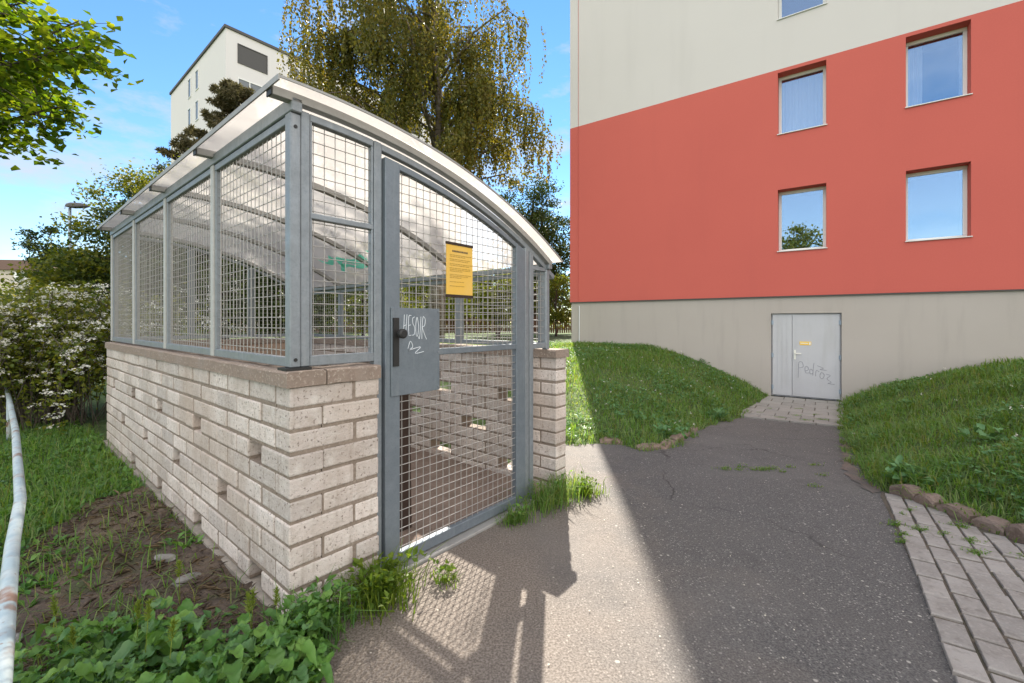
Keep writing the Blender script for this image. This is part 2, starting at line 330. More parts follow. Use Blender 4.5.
def zground(X, Y):
    X = np.asarray(X, float); Y = np.asarray(Y, float)
    zp = zpath(X, Y); d = np.minimum(dist(PATH, X, Y), dist(SHED, X, Y))
    s = (X - P0[0]) * XF[0] + (Y - P0[1]) * XF[1]
    garden = -.085 + .012 * np.clip(X + .9, -6, 0) + .42 * sm((Y - 6) / 10)
    lawnl = np.clip(.23 + .05 * (Y - 6.5), .02, .54)
    wr = sm((.8 * X - .6 * Y + .9) / .9)
    lawn = lawnl * (1 - wr) + .50 * wr
    k = sm((s + .1) / 2.2); zl = garden * (1 - k) + lawn * k
    bank = 1 - (1 - np.clip(d / 3.4, 0, 1)) ** 2
    wob = .03 * np.sin(1.7 * X + 1.3 * Y) * np.sin(1.1 * X - 2.1 * Y + 1) + .012 * np.sin(5.3 * X + 2) * np.sin(4.7 * Y)
    return zp * (1 - sm((d - 6) / 10)) + (zl - zp * (1 - sm((d - 6) / 10))) * bank + wob * np.clip(d / .8, 0, 1)
def axis_pts(lo, hi, step, far, grow=1.35):
    a = list(np.arange(lo, hi + 1e-6, step)); st = step; x = hi
    while x < far: st *= grow; x += st; a.append(x)
    st = step; x = lo
    while x > -far: st *= grow; x -= st; a.insert(0, x)
    return np.array(a)
gx = axis_pts(-8, 13, .16, 500); gy = axis_pts(-3, 15, .16, 500)
GX, GY = np.meshgrid(gx, gy); GZ = zground(GX, GY)
GZ -= np.where(inside(SHED, GX, GY), .25, .03 * inside(PATH, GX, GY))
nx, ny = len(gx), len(gy)
idx = np.arange(nx * ny).reshape(ny, nx)
F = np.stack([idx[:-1, :-1], idx[:-1, 1:], idx[1:, 1:], idx[1:, :-1]], -1).reshape(-1, 4)
setting(npmesh('ground', np.stack([GX, GY, GZ], -1).reshape(-1, 3), F, M['ground'], smooth=True))

def drape(name, poly, mat, off, zf, step=.25):
    bm = bmesh.new(); bm.faces.new([bm.verts.new((x, y, 0)) for x, y in poly])
    xs = [p[0] for p in poly]; ys = [p[1] for p in poly]
    for ax, lo, hi in ((0, min(xs), max(xs)), (1, min(ys), max(ys))):
        for v in np.arange(math.floor(lo / step) * step + step, hi, step):
            co = [0, 0, 0]; co[ax] = v; no = [0, 0, 0]; no[ax] = 1
            bmesh.ops.bisect_plane(bm, geom=bm.verts[:] + bm.edges[:] + bm.faces[:], plane_co=co, plane_no=no)
    A = np.array([v.co[:2] for v in bm.verts]); Z = zf(A[:, 0], A[:, 1]) + off
    for v, z in zip(bm.verts, Z): v.co.z = z
    bmesh.ops.recalc_face_normals(bm, faces=bm.faces)
    if sum(f.normal.z for f in bm.faces) < 0: bmesh.ops.reverse_faces(bm, faces=bm.faces)
    me = bpy.data.meshes.new(name); bm.to_mesh(me); bm.free(); me.materials.append(mat)
    me.polygons.foreach_set('use_smooth', [True] * len(me.polygons))
    return link(bpy.data.objects.new(name, me))
def jag(poly, step=.12, amp=.03, seed=1):
    r = random.Random(seed); out = []
    for i in range(len(poly)):
        a = Vector(poly[i]); b = Vector(poly[(i + 1) % len(poly)]); n = max(1, int((b - a).length / step))
        nn = Vector((-(b - a).y, (b - a).x)).normalized()
        for k in range(n):
            p = a.lerp(b, k / n) + (nn * r.uniform(-amp, amp) if k else Vector((0, 0))); out.append((p.x, p.y))
    return out
setting(drape('asphalt_path', PATH[1:2] + [(-.66, -6)] + [] if False else PATH, M['asphalt'], .0, zpath))
SOIL = jag([(-.93, 1.86), (-2.75, 3.37), (-3.0, 3.1), (-2.75, 2.5), (-2.45, 1.9), (-2.3, .2), (-.68, .2), (-.68, 1.5)], .14, .07, 3)
_ph = np.random.default_rng(3).uniform(0, 6.28, (14, 2)); _fr = np.random.default_rng(4).normal(size=(14, 2)) * np.array([22, 22])
def zsoil(X, Y):
    r = sum(np.sin(f[0] * X + q[0]) * np.sin(f[1] * Y + q[1]) for f, q in zip(_fr, _ph)) / 14
    return zground(X, Y) + .03 + .045 * r * 1.6
setting(drape('garden_soil', SOIL, M['soil'], .0, zsoil, .045))

# setts beside the asphalt
SB = [(2.98, 3.56), (2.542, 2.92), (2.208, 2.441), (1.999, 2.135), (1.835, 1.902), (1.699, 1.707), (1.569, 1.524), (.55, .05), (-1, -2.2)]
SBED = SB + [(3.12, -2.2), (3.12, 2.67), (3.13, 2.88), (3.123, 3.03), (3.114, 3.22), (3.113, 3.44), (3.08, 3.66)]
setting(drape('paving_bed', SBED, M['settbed'], .004, zpath))
mb = MB(); dirv = Vector((.585, .811)); per = Vector((.811, -.585)); o0 = Vector((1.569, 1.524)); rr = random.Random(5)
SXa = np.array([p[0] for p in SBED]); 
for r in range(-2, 34):
    a = -3.2 + (r % 2) * .10
    while a < 3.6:
        Ln = .20
        c = o0 + dirv * (a + Ln / 2) + per * (-.02 + r * .110 + .055)
        q = [c + dirv * sx * (Ln / 2 + .02) + per * sy * .06 for sx in (-1, 1) for sy in (-1, 1)]
        if sum(bool(inside(SBED, np.array(p.x), np.array(p.y))) for p in q) >= 2 and bool(inside(SBED, np.array(c.x), np.array(c.y))) and c.y > -1.2:
            h = zpath(c.x, c.y) + rr.uniform(.010, .018)
            cs = []
            for sx, sy in ((-1, -1), (1, -1), (1, 1), (-1, 1)):
                p = c + dirv * sx * (Ln / 2 - .006 + rr.uniform(-.004, .002)) + per * sy * (.055 - .0055 + rr.uniform(-.003, .002)); cs.append(p)
            zz = [h + (zpath(p.x, p.y) - zpath(c.x, c.y)) + rr.uniform(-.003, .003) for p in cs]
            ins = [c + (p - c) * .94 for p in cs]
            vs = [(p.x, p.y, z - .05) for p, z in zip(cs, zz)] + [(p.x, p.y, z - .005) for p, z in zip(cs, zz)] + [(p.x, p.y, z) for p, z in zip(ins, zz)]
            fs = [(8, 9, 10, 11)] + [(k + 4, (k + 1) % 4 + 4, (k + 1) % 4 + 8, k + 8) for k in range(4)] + [(k, (k + 1) % 4, (k + 1) % 4 + 4, k + 4) for k in range(4)]
            mb.add(vs, fs)
        a += Ln + .006
setting(mb.build('paving', M['sett']))
# apron of slabs before the basement door
AP = [(4.247, 8.16), (4.915, 7.779), (5.601, 7.445), (6.2, 8.2), (7.53, 10.06), (6.40, 10.86), (4.74, 8.98)]
setting(drape('apron_bed', AP, M['settbed'], .004, zpath))
mb = MB(); ax_ = Vector((.816, -.577)); ay_ = Vector((.577, .816)); cdoor = Vector((6.95, 10.4)); rr = random.Random(9)
for j in range(0, 8):
    for i in range(-6, 7):
        y0 = -.385 - j * .40; x0 = i * .42 + (.2 if j % 2 else 0)
        c = cdoor + ax_ * (x0 + .2) + ay_ * (y0 + .19)
        q = [c + ax_ * sx * .17 + ay_ * sy * .16 for sx in (-1, 1) for sy in (-1, 1)]
        if sum(bool(inside(AP, np.array(p.x), np.array(p.y))) for p in q) >= 2:
            cs = [c + ax_ * sx * (.206 + rr.uniform(-.008, .003)) + ay_ * sy * (.197 + rr.uniform(-.008, .002)) for sx, sy in ((-1, -1), (1, -1), (1, 1), (-1, 1))]
            zz = [zpath(p.x, p.y) + rr.uniform(.008, .02) for p in cs]; ins = [c + (p - c) * .975 for p in cs]
            vs = [(p.x, p.y, z - .05) for p, z in zip(cs, zz)] + [(p.x, p.y, z - .005) for p, z in zip(cs, zz)] + [(p.x, p.y, z) for p, z in zip(ins, zz)]
            mb.add(vs, [(8, 9, 10, 11)] + [(k + 4, (k + 1) % 4 + 4, (k + 1) % 4 + 8, k + 8) for k in range(4)] + [(k, (k + 1) % 4, (k + 1) % 4 + 4, k + 4) for k in range(4)])
# edging strip towards the asphalt
for a, b in (((4.247, 8.16), (4.58, 7.97)), ((4.60, 7.96), (4.90, 7.787)), ((4.92, 7.776), (5.25, 7.615)), ((5.27, 7.605), (5.60, 7.446))):
    a = Vector(a); b = Vector(b); nn = Vector((.45, .89))
    cs = [a, b, b + nn * .12, a + nn * .12]; zz = [zpath(p.x, p.y) + .025 for p in cs]
    mb.add([(p.x, p.y, z - .06) for p, z in zip(cs, zz)] + [(p.x, p.y, z) for p, z in zip(cs, zz)], [(4, 5, 6, 7)] + [(k, (k + 1) % 4, (k + 1) % 4 + 4, k + 4) for k in range(4)])
setting(mb.build('apron_paving', M['slab']))
setting(drape('soil_strip', jag([(5.28, 6.93), (4.60, 6.02), (4.00, 5.20), (3.52, 4.50), (3.24, 4.05), (3.08, 3.66), (2.95, 3.60), (3.08, 4.0), (3.36, 4.48), (3.86, 5.16), (4.52, 6.02)], .07, .04, 12), M['grit'], .005, zpath))
# kerbs: broken stones under the two banks
def kerb(name, pts, seed, hgt=.13, inward=1, wid=.12):
    r = random.Random(seed); mb = MB()
    pts = [Vector(p) for p in pts]
    for a, b in zip(pts[:-1], pts[1:]):
        d = (b - a); L = d.length; d.normalize(); nn = Vector((d.y, -d.x)) * inward
        n = 4; secs = []
        hh = hgt + r.uniform(-.025, .02); ya = r.uniform(-.015, .015); yb = r.uniform(-.015, .015)
        for k in range(n + 1):
            t = k / n; p = a + d * (.008 + (L - .016) * t) + nn * (ya * (1 - t) + yb * t + r.uniform(-.004, .004))
            z = float(zpath(p.x, p.y)); e = -.025 if k in (0, n) else 0; h = hh + e + r.uniform(-.007, .007)
            q = p + nn * (wid + r.uniform(-.006, .006)); m1 = p + nn * .012; m2 = q - nn * .015
            secs.append([(p.x, p.y, z - .08), (p.x, p.y, z + h - .02), (m1.x, m1.y, z + h), (m2.x, m2.y, z + h + .006), (q.x, q.y, z + h - .015), (q.x, q.y, z - .08)])
        mb.sweep(secs)
    return setting(mb.build(name, M['kerb'], smooth=False))
kerb('kerb', [(3.14, 1.2), (3.15, 1.75), (3.14, 2.3), (3.13, 2.67), (3.135, 2.80), (3.128, 3.0), (3.118, 3.24), (3.115, 3.40), (3.11, 3.62)], 4, .085, 1)
kerb('low_kerb', [(1.02, 5.12), (1.30, 5.10)], 6, .04, -1, .1)
kerb('low_kerb', [(1.41, 4.86), (1.76, 4.98), (1.99, 5.31), (2.21, 5.65), (2.50, 6.1), (2.80, 6.56)], 8, .06, -1, .1)

# ------------------------------------------------------------------ waste shelter
sh = tag(empty('waste_shelter', (P0[0], P0[1], 0), SHRZ), 'brick and galvanised mesh waste shelter with a curved opal roof and a metal door', 'shelter')
PITCH, BH, BL, BW, JT = .0972, .0835, .29, .145, .0145
def brick_run(bricks, mortar, horizontal, start_, end, c0, courses, holes, seed, first_off=0.15, alt=None):
    """horizontal: 's' run along s at t in [c0, c0+BW]; 't' likewise"""
    r = random.Random(seed)
    def put(mbx, a, b, w0, w1, z0, z1, jit=0):
        j = lambda: r.uniform(-jit, jit)
        if horizontal == 't': mbx.box(w0 + j(), w1 + j(), a, b, z0, z1)
        else: mbx.box(a, b, w0 + j(), w1 + j(), z0, z1)
    for k in range(courses):
        z1 = .972 - k * PITCH; z0 = z1 - BH
        odd = (k % 2 == 0); start = start_ if alt is None else alt[0 if odd else 1]; hs = sorted(holes.get(k, []))
        cuts = [start]
        p = start + ((first_off if odd else .30) if alt is None else .30)
        while p < end - .09: cuts.append(p); p += .30
        cuts.append(end)
        # mortar core between holes
        segs = []; a = start + (.006 if start < .1 else -.0065)
        for (h0, h1) in hs:
            segs.append((a, h0 - .004)); a = h1 + .004
        segs.append((a, end - .006))
        for a, b in segs:
            if b - a > .02: put(mortar, a, b, c0 + .0055, c0 + BW - .0055, z1 - PITCH, z1 - .0005)
        for a, b in zip(cuts[:-1], cuts[1:]):
            pieces = [(a + JT / 2 if a > start else a, b - JT / 2 if b < end else b)]
            for (h0, h1) in hs:
                new = []
                for (u, v) in pieces:
                    if h1 <= u or h0 >= v: new.append((u, v))
                    else:
                        if h0 - u > .03: new.append((u, h0))
                        if v - h1 > .03: new.append((h1, v))
                pieces = new
            for (u, v) in pieces:
                dz = r.uniform(-.002, .002); put(bricks, u + r.uniform(-.003, .003), v + r.uniform(-.003, .003), c0, c0 + BW, z0 + dz + r.uniform(-.0015, .0015), z1 - .001 + dz, .004)
LEN = 4.38; WID = 2.135
hl = {3: [(.30 + .9 * i, .445 + .9 * i) for i in range(5) if .445 + .9 * i < LEN - .05], 6: [(.755 + .9 * i, .90 + .9 * i) for i in range(4)],
      9: [(.30 + .9 * i, .445 + .9 * i) for i in range(4)]}
b = MB(); m_ = MB(); brick_run(b, m_, 't', 0, LEN, 0, 10, hl, 21, alt=(.151, 0))
wl = b.build('brick_wall', M['brick'], sh, bevel=.0065, seg=2); m_.build('mortar', M['mortar'], wl)
b = MB(); m_ = MB(); brick_run(b, m_, 's', 0, .43, 0, 11, {}, 22, alt=(0, .151))
wl = b.build('brick_wall', M['brick'], sh, bevel=.0065, seg=2); m_.build('mortar', M['mortar'], wl)
b = MB(); m_ = MB(); hr = {3: [(.30 + .9 * i, .60 + .9 * i) for i in range(4)], 6: [(.75 + .9 * i, 1.05 + .9 * i) for i in range(4)], 9: [(.30 + .9 * i, .60 + .9 * i) for i in range(4)]}
brick_run(b, m_, 't', 0, LEN, 1.985, 11, hr, 23)
wl = b.build('brick_wall', M['brick'], sh, bevel=.0065, seg=2); m_.build('mortar', M['mortar'], wl)
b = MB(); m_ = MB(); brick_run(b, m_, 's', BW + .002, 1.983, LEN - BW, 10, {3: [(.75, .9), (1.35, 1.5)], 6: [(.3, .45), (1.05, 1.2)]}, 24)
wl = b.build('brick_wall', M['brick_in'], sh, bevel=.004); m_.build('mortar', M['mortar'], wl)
def rough_slab(s0, s1, t0, t1, z0, z1, seed, n=14):
    """concrete strip with slightly uneven edges"""
    r = random.Random(seed); mb = MB(); along = 't' if (t1 - t0) > (s1 - s0) else 's'; secs = []
    for k in range(n + 1):
        f = k / n; j = lambda a=.004: r.uniform(-a, a)
        if along == 't':
            y = t0 + (t1 - t0) * f; a, c = s0 + j(), s1 + j()
            secs.append([(a, y, z0 + j(.002)), (a, y, z1 - .008 + j(.003)), (a + .010, y, z1 + j(.002)), (c - .010, y, z1 + j(.002)), (c, y, z1 - .008 + j(.003)), (c, y, z0 + j(.002))])
        else:
            x = s0 + (s1 - s0) * f; a, c = t0 + j(), t1 + j()
            secs.append([(x, a, z0 + j(.002)), (x, a, z1 - .008 + j(.003)), (x, a + .010, z1 + j(.002)), (x, c - .010, z1 + j(.002)), (x, c, z1 - .008 + j(.003)), (x, c, z0 + j(.002))])
    mb.sweep(secs); return mb
CT = 1.040
rough_slab(-.012, .158, -.012, LEN + .012, .973, CT, 31, 26).build('concrete_cap', M['cap'], sh)
rough_slab(.160, .436, -.011, .157, .973, CT - .001, 32, 6).build('concrete_cap', M['cap'], sh)
rough_slab(1.965, 2.150, -.012, LEN + .012, .973, CT - .004, 33, 26).build('concrete_cap', M['cap'], sh)
rough_slab(.160, 1.963, LEN - .157, LEN + .011, .973, CT - .002, 34, 12).build('concrete_cap', M['cap'], sh)
mb = MB(); mb.box(-.022, .165, .16, LEN + .02, -.6, -.004); mb.box(.002, .165, .004, .158, -.6, -.1); mb.box(.172, 2.16, LEN - .17, LEN + .02, -.6, -.004); mb.box(1.99, 2.125, .003, LEN - .172, -.6, -.1); mb.box(.172, .425, .002, .143, -.6, -.1)
mb.build('foundation', M['found'], sh)
mb = MB(); mb.box(.168, 1.983, .08, LEN - .172, -.5, -.035); mb.build('floor', M['floor'], sh)

# roof curve
RC, S0, ZT = 3.62, .1, 2.243
def zs(s): return ZT - (RC - math.sqrt(RC * RC - (s - S0) ** 2))
def arc_band(mb, s0, s1, t0, t1, top, hgt, n=28):
    secs = []
    for k in range(n + 1):
        s = s0 + (s1 - s0) * k / n; z = zs(s) + top
        nrm = Vector((S0 - s, 0, -math.sqrt(RC * RC - (s - S0) ** 2))).normalized() * hgt
        secs.append([(s, t0, z), (s, t1, z), (s + nrm.x, t1, z + nrm.z), (s + nrm.x, t0, z + nrm.z)])
    mb.sweep(secs)
mb = MB(); n_ = 40
for k in range(n_):
    a_, e_ = -.062 + 2.057 * k / n_, -.062 + 2.057 * (k + 1) / n_
    mb.add([(a_, -.055, zs(a_)), (e_, -.055, zs(e_)), (e_, LEN + .02, zs(e_)), (a_, LEN + .02, zs(a_))], [(0, 1, 2, 3)])
roof = mb.build('roof_sheet', M['sheet'], sh, smooth=True, fixn=False)
mb = MB(); arc_band(mb, -.062, 1.995, -.0605, -.0555, .003, .011, 36); mb.build('edge_strip', M['rib'], roof)
mb = MB(); secs = []
for t0, t1 in ((-.06, LEN + .025),):   # edge trim along the high eave
    z = zs(-.062); mb.box(-.069, -.0625, t0, t1, z - .018, z + .006)
mb.build('eave_trim', M['rib'], sh)
ribt = [.03, 1.05, 2.11, 3.18, 4.25]
for i, t in enumerate(ribt):
    mb = MB(); arc_band(mb, -.056, 1.985, t, t + .045, -.003, .038, 32); rb = mb.build('roof_rib', M['rib'], sh, bevel=.002)
    mb = MB(); z = zs(-.06) - .003; mb.box(-.062, -.0562, t - .001, t + .046, z - .040, z + .000); mb.build('end_plug', M['black'], rb)
# horizontal beams
mb = MB(); mb.box(.022, .07, .03, LEN - .04, 2.160, 2.221); mb.build('eave_beam', M['galv'], sh, bevel=.004)
mb = MB(); mb.box(1.935, 1.98, .03, LEN - .04, 1.655, 1.692); mb.build('eave_beam', M['galv'], sh, bevel=.004)

FB = 1.052      # underside of the frames on the cap
def post(s0, s1, t0, t1, z0, z1, mat='galv'):
    mb = MB(); mb.box(s0, s1, t0, t1, z0, z1); return mb.build('post', M[mat], sh, bevel=.004)
def wires_t(mb, s, t0, t1, z0, ztop, sp=.05, r=.0023):
    """mesh in the plane s=const; ztop: number"""
    t = t0 + sp * .5
    while t < t1: mb.tube([(s, t, z0), (s, t, ztop)], r, 5); t += sp
    z = z0 + sp * .6
    while z < ztop: mb.tube([(s + r * 1.9, t0, z), (s + r * 1.9, t1, z)], r, 5); z += sp
def wires_s(mb, t, s0, s1, z0, ztop, sp=.05, r=.0023):
    """mesh in the plane t=const; ztop: function of s or number"""
    zt = ztop if callable(ztop) else (lambda s: ztop)
    s = s0 + sp * .5
    while s < s1: mb.tube([(s, t, z0), (s, t, zt(s))], r, 5); s += sp
    z = z0 + sp * .6; zmax = max(zt(s0), zt(s1), zt((s0 + s1) / 2))
    while z < zmax:
        a, e = None, None
        for k in range(101):
            ss = s0 + (s1 - s0) * k / 100
            if zt(ss) >= z: a = ss if a is None else a; e = ss
        if a is not None and e - a > .02: mb.tube([(a, t - r * 1.9, z), (e, t - r * 1.9, z)], r, 5)
        z += sp
# left side: four panels
pt = [.045, 1.05, 2.11, 3.18, 4.25]
for i, t in enumerate(pt):
    t1 = t + (.05 if i else .052)
    p = post(.022, .068, t, t1, FB, 2.159, 'galv_lit' if i else 'galv')
    if i == 0:
        for z in (1.085, 2.10):
            mb = MB(); mb.tube([(.045, t - .0005, z), (.045, t - .004, z)], .008, 10); mb.build('bolt', M['black'], p)
        mb = MB(); mb.box(.0, .11, .03, .12, CT + .0005, FB - .001); mb.build('base_plate', M['black'], p)
for i in range(4):
    a, e = pt[i] + .052, pt[i + 1]
    mb = MB(); mb.box(.028, .062, a, e, FB, FB + .042); mb.box(.030, .060, a, e, 2.122, 2.158)
    for tt in (a + .001, e - .021): mb.box(.032, .058, tt, tt + .020, FB + .041, 2.123)
    pf = mb.build('panel_frame', M['galv'], sh, bevel=.003)
    mb = MB(); wires_t(mb, .045, a + .02, e - .02, FB + .04, 2.125, r=.0023); mb.build('wire_mesh', M['wire'], pf)
# front: left panel
T0, T1 = .05, .095
def arch_under(s): return zs(s) - .0585
def front_post(s0, s1, z0, extra=0, mat='galv'):
    mb = MB(); a, c = arch_under(s0) - .001 - extra, arch_under(s1) - .001 - extra
    vs = [(s0, T0, z0), (s1, T0, z0), (s1, T1, z0), (s0, T1, z0), (s0, T0, a), (s1, T0, c), (s1, T1, c), (s0, T1, a)]
    mb.add(vs, [(0, 3, 2, 1), (4, 5, 6, 7), (0, 1, 5, 4), (1, 2, 6, 5), (2, 3, 7, 6), (3, 0, 4, 7)])
    return mb.build('post', M[mat], sh, bevel=.004)
front_post(.0695, .112, FB)
front_post(.438, .482, -.05)
mb = MB(); arc_band(mb, .113, .437, T0 + .003, T1 - .003, -.060, .034, 8); mb.box(.113, .437, T0 + .002, T1 - .002, FB, FB + .046); mb.box(.113, .437, T0 + .004, T1 - .004, 1.715, 1.742)
for a_, e_ in ((.113, .125), (.425, .437)): dq = zs(e_) - .075; mb.box(a_, e_, T0 + .006, T1 - .006, FB + .04, dq)
pf = mb.build('panel_frame', M['galv'], sh, bevel=.003)
mb = MB(); wires_s(mb, .078, .113, .437, FB + .04, lambda s: zs(s) - .085, .0525); mb.build('wire_mesh', M['wire'], pf)
mb = MB(); arc_band(mb, .484, 2.05, T0 + .004, T1 - .004, -.060, .034, 24); mb.build('arched_rail', M['galv'], sh, bevel=.003)
# front: right posts and small panel
front_post(1.672, 1.712, -.06, .036); front_post(1.722, 1.766, -.06, .036)
front_post(1.930, 1.971, CT, .036)
mb = MB(); mb.box(1.767, 1.934, T0 + .003, T1 - .003, FB, FB + .04); mb.box(1.767, 1.934, T0 + .005, T1 - .005, 1.635, 1.665)
for a_, e_ in ((1.767, 1.777), (1.924, 1.934)): mb.box(a_, e_, T0 + .006, T1 - .006, FB + .035, 1.65)
pf = mb.build('panel_frame', M['galv'], sh, bevel=.003)
mb = MB(); wires_s(mb, .078, 1.767, 1.934, FB + .03, lambda s: zs(s) - .095); mb.build('wire_mesh', M['wire'], pf)
# right side: four panels on the far wall
for i, t in enumerate(pt):
    post(1.972, 2.012, t if i else .10, t + .05 if i else .15, FB, 1.649)
for i in range(4):
    a, e = (pt[i] if i else .10) + .052, pt[i + 1]
    mb = MB(); mb.box(1.976, 2.008, a, e, FB, FB + .04); mb.box(1.978, 2.006, a, e, 1.613, 1.648)
    for tt in (a, e - .02): mb.box(1.979, 2.005, tt, tt + .02, FB + .039, 1.614)
    pf = mb.build('panel_frame', M['galv'], sh, bevel=.003)
    mb = MB(); wires_t(mb, 1.992, a, e, FB + .035, 1.62, r=.0017); mb.build('wire_mesh', M['wire'], pf)
# back: three panels up to the arch
bs = [.07, .70, 1.34, 1.935]
for s in bs[1:3]:
    mb = MB(); mb.box(s, s + .045, 4.255, 4.295, FB, zs(s + .045) - .062); mb.build('post', M['galv'], sh, bevel=.004)
for i in range(3):
    a = bs[i] + (.046 if i else 0); e = bs[i + 1]
    mb = MB(); mb.box(a, e, 4.258, 4.292, FB, FB + .04); arc_band(mb, a, e, 4.258, 4.292, -.062, .03, 10)
    for a_, e_ in ((a, a + .012), (e - .012, e)): mb.box(a_, e_, 4.261, 4.289, FB + .035, min(zs(a_), zs(e_)) - .08)
    pf = mb.build('panel_frame', M['galv'], sh, bevel=.003)
    mb = MB(); wires_s(mb, 4.278, a, e, FB + .035, lambda s: zs(s) - .085, r=.0016); mb.build('wire_mesh', M['wire'], pf)
# door
dr = MB()
D0, D1 = .030, .072
def darc(s): # upper edge of the door leaf
    return zs(s) - .128 - .012 * (s - .5) 
def dbox(mb, s0, s1, z0, zt0, zt1, t0=D0, t1=D1):
    mb.add([(s0, t0, z0), (s1, t0, z0), (s1, t1, z0), (s0, t1, z0), (s0, t0, zt0), (s1, t0, zt1), (s1, t1, zt1), (s0, t1, zt0)],
           [(0, 3, 2, 1), (4, 5, 6, 7), (0, 1, 5, 4), (1, 2, 6, 5), (2, 3, 7, 6), (3, 0, 4, 7)])
dbox(dr, .488, .578, -.022, darc(.488), darc(.578)); dbox(dr, 1.545, 1.645, -.022, darc(1.545), darc(1.645))
dr.box(.579, 1.544, D0 + .002, D1 - .002, -.022, .036); dr.box(.579, 1.544, D0 + .003, D1 - .003, 1.062, 1.098)
secs = []
for k in range(21):
    s = .579 + (1.544 - .579) * k / 20; z = darc(s); secs.append([(s, D0 + .002, z), (s, D1 - .002, z), (s, D1 - .002, z - .034), (s, D0 + .002, z - .034)])
dr.sweep(secs)
door = dr.build('door', M['galv_door'], sh, bevel=.003)
mb = MB(); wires_s(mb, .05, .579, 1.544, .03, 1.07, .048); wires_s(mb, .05, .579, 1.544, 1.09, lambda s: darc(s) - .025, .048); mb.build('wire_mesh', M['wire'], door)
mb = MB(); mb.box(.518, .842, .0215, .0285, .865, 1.325)
lp = mb.build('lock_plate', M['galv_door'], door, bevel=.002)
mb = MB(); mb.box(.527, .561, .0135, .0205, 1.02, 1.272); mb.tube([(.553, .013, 1.19), (.553, -.012, 1.19)], .009, 10); mb.tube([(.553, -.012, 1.19), (.553, -.018, 1.19), (.553, -.034, 1.19), (.553, -.040, 1.19)], [.016, .025, .025, .017], 16)
mb.build('handle', M['black'], door, smooth=False)
for (s, z) in ((.832, 1.31), (.832, .885), (.832, 1.08), (.63, 1.10)):
    mb = MB(); mb.tube([(s, .0212, z), (s, .018, z)], .006, 8); mb.build('rivet', M['galv'], door)
def scribble(name, strokes, plane, rad, mat, parent, n=5):
    mb = MB()
    for st in strokes:
        mb.tube([plane(x, y) for x, y in st], rad, n)
    return mb.build(name, mat, parent)
def smooth_stroke(pts, k=4):
    out = []; P = [Vector(p) for p in pts]
    for i in range(len(P) - 1):
        p0 = P[max(i - 1, 0)]; p1 = P[i]; p2 = P[i + 1]; p3 = P[min(i + 2, len(P) - 1)]
        for j in range(k):
            t = j / k
            out.append(tuple(.5 * ((2 * p1) + (-p0 + p2) * t + (2 * p0 - 5 * p1 + 4 * p2 - p3) * t * t + (-p0 + 3 * p1 - 3 * p2 + p3) * t ** 3)))
    out.append(tuple(P[-1])); return out
# tag on the lock plate: H E S O J R, with a flourish below
H = [[(0, 0), (.05, .5), (.08, 1)], [(.02, .45), (.2, .55)], [(.16, 0), (.2, .6), (.24, 1.02)],
     [(.36, .05), (.33, .5), (.36, .95), (.5, 1)], [(.34, .52), (.46, .56)], [(.36, .05), (.5, .08)],
     [(.72, .95), (.6, .88), (.6, .65), (.72, .45), (.7, .15), (.56, .08)],
     [(.86, .95), (.79, .6), (.82, .1), (.92, .12), (.96, .6), (.88, .95)], [(1.12, 1), (1.08, .4), (1.02, -.05), (.96, .05)],
     [(1.18, -.05), (1.2, .5), (1.26, 1), (1.4, .9), (1.36, .6), (1.22, .5), (1.4, .1), (1.5, -.05)],
     [(.3, -.55), (.45, -.2), (.6, -.45), (.4, -.6), (.8, -.5), (1.1, -.45), (.75, -.75), (1.3, -.65)]]
scribble('graffiti', [smooth_stroke(s) for s in H], lambda x, y: (.590 + x * .105, .0212, 1.175 + y * .115 - .01 * x), .0019, M['chalk'], door)
mb = MB(); mb.box(.44, 1.71, -.02, .060, -.10, -.030); mb.build('threshold', M['rib'], sh, bevel=.004)
# teal spray mark under the roof
mb = MB()
def us(s, t): return (s, t, zs(s) - .0135)
for (pts, w) in (([(1.60, 2.05), (1.66, 2.3), (1.58, 2.5), (1.70, 2.62)], .045), ([(1.70, 2.1), (1.74, 2.35), (1.68, 2.55), (1.78, 2.75)], .03), ([(1.52, 2.55), (1.62, 2.75), (1.55, 2.85)], .03), ([(1.5, 1.55), (1.6, 1.75), (1.55, 1.9)], .035)):
    P = smooth_stroke(pts, 5)
    for (a, c) in zip(P[:-1], P[1:]):
        mb.quad(us(a[0] - w, a[1]), us(a[0] + w, a[1]), us(c[0] + w, c[1]), us(c[0] - w, c[1]))
    mb.build('teal_graffiti', M['teal'], sh); mb = MB()

# things in and on the shelter
def shl(s, t, z): 
    p = P0 + s * XF + t * YF; return (p[0], p[1], z)
ns = tag(empty('notice_sign', shl(.888, .016, 1.40), SHRZ), 'yellow paper notice with dark strips fixed to the mesh of the shelter door', 'notice')
mb = MB(); mb.box(0, .212, 0, .004, .012, .302); mb.build('notice_sheet', M['yellow'], ns)
mb = MB(); mb.box(-.003, .215, -.003, .006, .303, .318); mb.build('clamp_strip', M['plank'], ns)
mb = MB(); mb.box(-.003, .215, -.003, .006, -.006, .011); mb.build('clamp_strip', M['plank'], ns)
mb = MB(); r3 = random.Random(3)
x = .045
while x < .165: w = r3.uniform(.006, .012); mb.box(x, x + w, -.0015, -.0004, .262, .272); x += w + .003
mb.build('heading', M['ink'], ns)
for z, full in ((.242, 1), (.233, .7), (.217, 1), (.208, .9), (.19, 1), (.181, .8), (.165, 1), (.156, 1), (.147, .6), (.127, 1), (.118, .85), (.109, .5), (.085, .7), (.06, .6)):
    mb = MB(); x = .025
    while x < .025 + .165 * full: w = r3.uniform(.008, .026); mb.box(x, x + w, -.0013, -.0004, z, z + .0038); x += w + .004
    mb.build('text_line', M['ink2'], ns)
